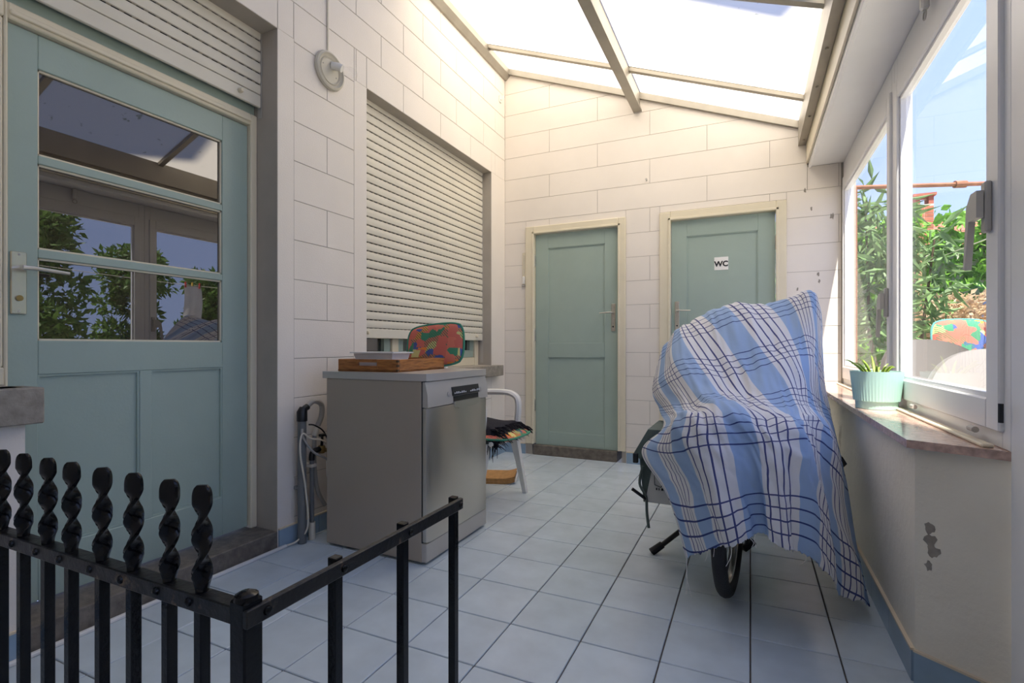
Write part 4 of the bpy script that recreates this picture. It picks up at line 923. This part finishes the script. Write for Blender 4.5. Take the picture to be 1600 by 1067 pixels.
for k in range(13):
    a = k*2.4+.3; L = .07+.06*RNG.random(); tilt = .35+.55*RNG.random(); base = np.array([px+.03*math.cos(a), py+.03*math.sin(a), ZS+.14])
    if math.cos(a) > .3: L *= .55; tilt *= .5
    d = np.array([math.cos(a)*math.sin(tilt), math.sin(a)*math.sin(tilt), math.cos(tilt)])
    pts = [base, base+d*L*.5, base+d*L*.85+np.array([math.cos(a), math.sin(a), 0])*.01, base+d*L+np.array([math.cos(a), math.sin(a), -.3])*.02]
    ob('leaf', MB().tube(curve(pts, 3), list(np.linspace(.0075, .001, 10)), 6), 'leaf_aloe', pt)

# ------------------------------------------------------------------ garden outside
gd = ob('ground', MB().box(.70, 26, -8, 26, -.1, .10).box(-12, .70, 4.62, 26, -.1, .10), 'ground', origin=(5, 8, -.1)); tag(gd, 'bare earth and paving of the garden outside', 'ground', kind='structure')
def leaves(name, m, parent, centers, n, size, asp, spread, seed, bias=None, droop=0):
    r = np.random.default_rng(seed); C = np.array(centers)[r.integers(0, len(centers), n)]
    dirs = r.standard_normal((n, 3)); dirs /= np.linalg.norm(dirs, axis=1, keepdims=True)
    pos = C[:, :3] + dirs*(C[:, 3:4]*(.55+.45*r.random((n, 1))))*np.array(spread)
    ax = r.standard_normal((n, 3)) + dirs*1.0; ax[:, 2] -= droop
    if bias is not None: ax += np.array(bias)
    ax /= np.linalg.norm(ax, axis=1, keepdims=True)
    sd_ = np.cross(ax, r.standard_normal((n, 3))); sd_ /= np.linalg.norm(sd_, axis=1, keepdims=True); nr = np.cross(ax, sd_)
    L = size*(.6+.8*r.random((n, 1))); W = L*asp
    v = np.stack([pos, pos+ax*L*.4+sd_*W*.5+nr*L*.06, pos+ax*L-nr*L*.08, pos+ax*L*.4-sd_*W*.5+nr*L*.06], 1).reshape(-1, 3)
    f = np.arange(n*4).reshape(-1, 4)
    off = np.array(wloc(parent)); me = bpy.data.meshes.new(name); me.from_pydata((v-off).tolist(), [], f.tolist()); me.materials.append(M[m])
    o = bpy.data.objects.new(name, me); COL.objects.link(o); o.parent = parent; o['kind'] = 'stuff'; return o
# vine-covered garden wall
gw = thing('garden_wall', 'garden wall overgrown with bright green creeper behind the window', 'wall', (3, 8.1, .1))
ob('wall_body', MB().box(.2, 4.9, 8.0, 8.25, .1, 2.25), 'plaster_out', gw)
cs = [(x, 7.95, z, .32) for x in np.arange(.4, 4.8, .33) for z in (1.0, 1.4, 1.8, 2.15, 2.4)]
leaves('creeper', 'leaf_vine', gw, cs, 7000, .13, .62, (1, .55, 1), 1, (0, -.8, -.3))
# long-leaved shrub close to the window
sh = thing('oleander_shrub', 'long-leaved green shrub close to the garden window', 'shrub', (1.2, 5.3, .1))
ob('stems', MB().tube([(1.15, 5.3, .1), (1.1, 5.25, .9), (1.05, 5.2, 2.2)], [.02, .016, .008], 6).tube([(1.2, 5.35, .1), (1.3, 5.4, .9), (1.38, 5.3, 1.9)], [.02, .015, .007], 6).tube([(1.1, 5.3, .1), (.95, 5.4, 1.1), (.92, 5.4, 2.3)], [.02, .014, .006], 6), 'bark', sh)
cs = [(1.05, 5.2, z, .16) for z in np.arange(.9, 2.3, .2)] + [(1.36, 5.3, z, .14) for z in np.arange(1.1, 1.95, .2)] + [(.92, 5.4, z, .16) for z in np.arange(1.3, 2.5, .2)]
leaves('foliage', 'leaf_long', sh, cs, 620, .19, .20, (1, 1, 1), 2, (0, 0, -.2), .3)
dr_ = thing('dry_hydrangea', 'dry beige flower bush in front of the creeper', 'shrub', (1.75, 6.0, .1))
ob('stems', MB().tube([(1.7, 6, .1), (1.65, 5.95, 1.0)], .012, 6).tube([(1.75, 6, .1), (1.9, 6.05, 1.0)], .012, 6).tube([(1.72, 6, .1), (1.75, 5.9, 1.1)], .012, 6), 'bark', dr_)
leaves('flower_heads', 'leaf_dry', dr_, [(1.86+a*.14, 5.80+.1*b, z, .2) for a in (-2, -1, 0, 1, 2) for b in (-1, 1) for z in (.55, .85, 1.1, 1.28)], 5200, .05, .8, (1, 1, 1), 3)
tp_ = thing('covered_heap', 'blue-grey tarpaulin bundled over garden things by the creeper', 'tarpaulin', (2.45, 7.0, .1))
ob('tarpaulin', MB().grid(lambda s, t: (2.02+s*.95, 6.8+.25*math.sin(math.pi*s)*0+t*.5, .1+1.42*(1-abs(2*t-.9)**3*.9)*(1-abs(2*s-1)**6*.5)+.05*math.sin(18*s+6*t)+.04*math.sin(31*s)), 40, 20), 'tarp', tp_, ang=80)
# trees further out (seen in the door panes)
def tree(label, x, y, h, r, seed):
    t = thing('garden_tree', label, 'tree', (x, y, .1), 'trees in the garden')
    ob('trunk', MB().tube([(x, y, .1), (x+.05, y, h*.4), (x, y+.1, h*.8)], [.09, .07, .03], 8), 'bark', t)
    q = np.random.default_rng(seed); cs = []
    for k in range(34):
        zz = .5+(h-.5)*q.random(); rr = r*1.15*(1-.5*max(0, zz/h-.5)); cs.append((x+q.normal()*rr*.5, y+q.normal()*rr*.5, zz, .34*r+.1))
    leaves('crown', 'leaf_tree', t, cs, 5200, .15, .5, (1, 1, 1), seed)
tree('tall bushy green tree beyond the garden window', 6.6, 4.5, 3.5, .62, 11); tree('round green tree beside the tall bushy one', 8.4, 7.2, 3.3, .62, 12)
tree('low green tree near the end of the garden', 6.9, 7.9, 2.5, .58, 13); tree('dark green bushy tree beyond the end of the creeper wall', 8.0, 10.4, 2.9, .6, 14); tree('green tree near the house end of the garden', 7.9, 2.9, 3.9, .62, 15)
# clothes line posts and rusty pipe
po = ob('wooden_post', MB().box(1.475, 1.535, 6.27, 6.33, .1, 1.95, .005), 'wood_post'); tag(po, 'weathered wooden post between shrub and creeper', 'post', 'washing line posts')
po2 = ob('wooden_post', MB().box(1.60, 1.66, 1.97, 2.03, .1, 1.95, .005), 'wood_post'); tag(po2, 'weathered wooden post holding the near end of the washing line', 'post', 'washing line posts')
ln = ob('washing_line', MB().tube(curve([(1.505, 6.3, 1.80), (1.48, 4.0, 1.73), (1.63, 2.0, 1.80)], 8), .003, 6), 'cable'); tag(ln, 'washing line stretched between two wooden posts', 'washing line')
A, B = at_z(1335, 293, 2.25), at_z(1560, 286, 2.25)
rp = thing('rusty_pipe', 'rusty iron pipe running across above the garden', 'pipe', tuple((A+B)/2))
ob('pipe', MB().tube([A, B + (B-A)*.3], .017, 8), 'rust', rp); q = A + (B-A)*.74; ob('joint', MB().tube([q-(B-A)/np.linalg.norm(B-A)*.04, q+(B-A)/np.linalg.norm(B-A)*.04], .028, 10), 'rust', rp)
B2 = B + (B-A)*.3
for q in (A, B2): ob('pipe_stand', MB().tube([(q[0], q[1], .1), (q[0], q[1], q[2])], .02, 8), 'rust', rp)
lz = thing('hung_garment', 'white garment pegged on the washing line', 'laundry', (1.48, 3.95, 1.2))
ob('garment', MB().grid(lambda s, t: (1.485+.012*math.sin(9*s+3*t), 3.85+s*.21+.012*math.sin(5*t), 1.72-t*.50+.01*math.sin(12*s)*t), 14, 14), 'cloth_white', lz, ang=80)
for k, (y, mm) in enumerate(((3.87, 'peg_red'), (3.95, 'peg_yellow'), (4.04, 'peg_red'))): ob('peg', MB().box(1.475, 1.497, y-.006, y+.006, 1.70, 1.765, .002), mm, lz)
# outdoor chairs seen over the sill
def shell_chair(label, x, y, rot, m, z0=.1, top=.95):
    t = thing('patio_chair', label, 'chair', (x, y, z0), 'patio chairs outside the window'); X = Matrix.Translation((x, y, z0)) @ Matrix.Rotation(rot, 4, 'Z')
    def back(s, q, o=0): a = (s-.5)*2.2; r = .30-.02*q+o; return (r*math.sin(a), r*math.cos(a)-.05, .40+q*(top-.40-z0)*(1-.28*abs(2*s-1)**2.5))
    ob('backrest', MB().grid(lambda s, q: back(s, q), 18, 8).grid(lambda s, q: back(s, q, -.02), 18, 8).xf(X), m, t, ang=80)
    ob('seat', MB().lathe([(.26, .385), (.28, .40), (.26, .415), (.001, .41)], (0, 0, 0), 24).xf(X), m, t)
    for a in (.7, 2.4, 3.9, 5.5): ob('leg', MB().tube([(.30*math.cos(a), .30*math.sin(a), 0), (.22*math.cos(a), .22*math.sin(a), .40)], [.014, .018], 8).xf(X), m, t)
    return t
p = at_y(1452, 531, 3.75); shell_chair('grey round-backed patio chair outside the window', p[0]-.02, p[1]-.25, .1, 'patio', top=1.04)
p = at_y(1535, 546, 2.95); shell_chair('white round-backed patio chair nearest the glass', p[0], p[1]-.25, -.2, 'patio2', top=.99)
p = at_y(1535, 528, 4.00); mt = Matrix.Translation((p[0], p[1]+.06, 1.02)) @ Matrix.Rotation(math.radians(12), 4, 'Z') @ Matrix.Rotation(math.radians(80), 4, 'X')
tb = thing('patio_table', 'round patio table outside behind the white chair', 'table', (p[0], p[1]+.30, .1))
ob('table_top', MB().lathe([(.001, .80), (.19, .80), (.20, .81), (.19, .82), (.001, .82)], (p[0], p[1]+.30, 0), 28), 'pvc_grey', tb); ob('table_leg', MB().tube([(p[0], p[1]+.30, .1), (p[0], p[1]+.30, .80)], .03, 10), 'pvc_grey', tb); ob('table_foot', MB().lathe([(.16, .1), (.14, .125), (.03, .14)], (p[0], p[1]+.30, 0), 20), 'pvc_grey', tb)
mt = Matrix.Translation((p[0], p[1]+.30, 1.01)) @ Matrix.Rotation(math.radians(12), 4, 'Z') @ Matrix.Rotation(math.radians(80), 4, 'X')
cushion('patio_cushion', 'colourful patterned cushion propped on the patio table', 'cushion', mt, .36, .34, .10, ('cushion', 'teal_cush'))
# neighbour house with chimney
nh = thing('neighbour_house', 'neighbouring house with red tile roof beyond the creeper wall', 'house', (6.5, 15, .1))
ob('wall', MB().box(3.0, 11, 14.5, 18, .1, 3.1), 'plaster_out', nh)
m = MB(); m.prism([(14.2, 3.05), (16.2, 4.15), (18.3, 3.05), (18.3, 2.95), (14.2, 2.95)], 'x', 2.8, 11.2); ob('roof', m, 'roof_tile', nh)
rt_me = simple_mesh(MB().box(-.11, .11, -.2, .2, 0, .03, .008), 'roof_tile', 'roof_tile')
for i in range(38):
    for k in range(5):
        yy = 14.35+k*.38; q = piece('roof_tile', rt_me, nh, (2.95+i*.222, yy, 3.05+(yy-14.2)*.55+.02)); q.rotation_euler = (math.atan(.55), 0, 0)
cm = thing('chimney', 'slender red brick chimney above the creeper', 'chimney', (0, 0, 0)); A = at_y(1441, 345, 13.0); cm.location = (A[0], A[1], .1)
ob('stack', MB().box(A[0]-.15, A[0]+.15, 12.85, 13.15, .1, 3.86), 'mortar', cm)
bm_ = simple_mesh(MB().box(-.072, .072, -.006, .006, -.032, .032, .003), 'brick', 'brick'); bs_ = simple_mesh(MB().box(-.006, .006, -.072, .072, -.032, .032, .003), 'brick', 'brick')
for k in range(19):
    z = 2.42+k*.076
    for j in range(2): piece('brick', bm_, cm, (A[0]-.075+.15*j, 12.848, z)); piece('brick', bs_, cm, (A[0]-.152, 12.925+.15*j, z))
ob('cap', MB().box(A[0]-.19, A[0]+.19, 12.81, 13.19, 4.03, 4.08).box(A[0]-.15, A[0]-.07, 12.85, 13.15, 3.86, 4.03).box(A[0]+.07, A[0]+.15, 12.85, 13.15, 3.86, 4.03), 'roof_tile', cm)
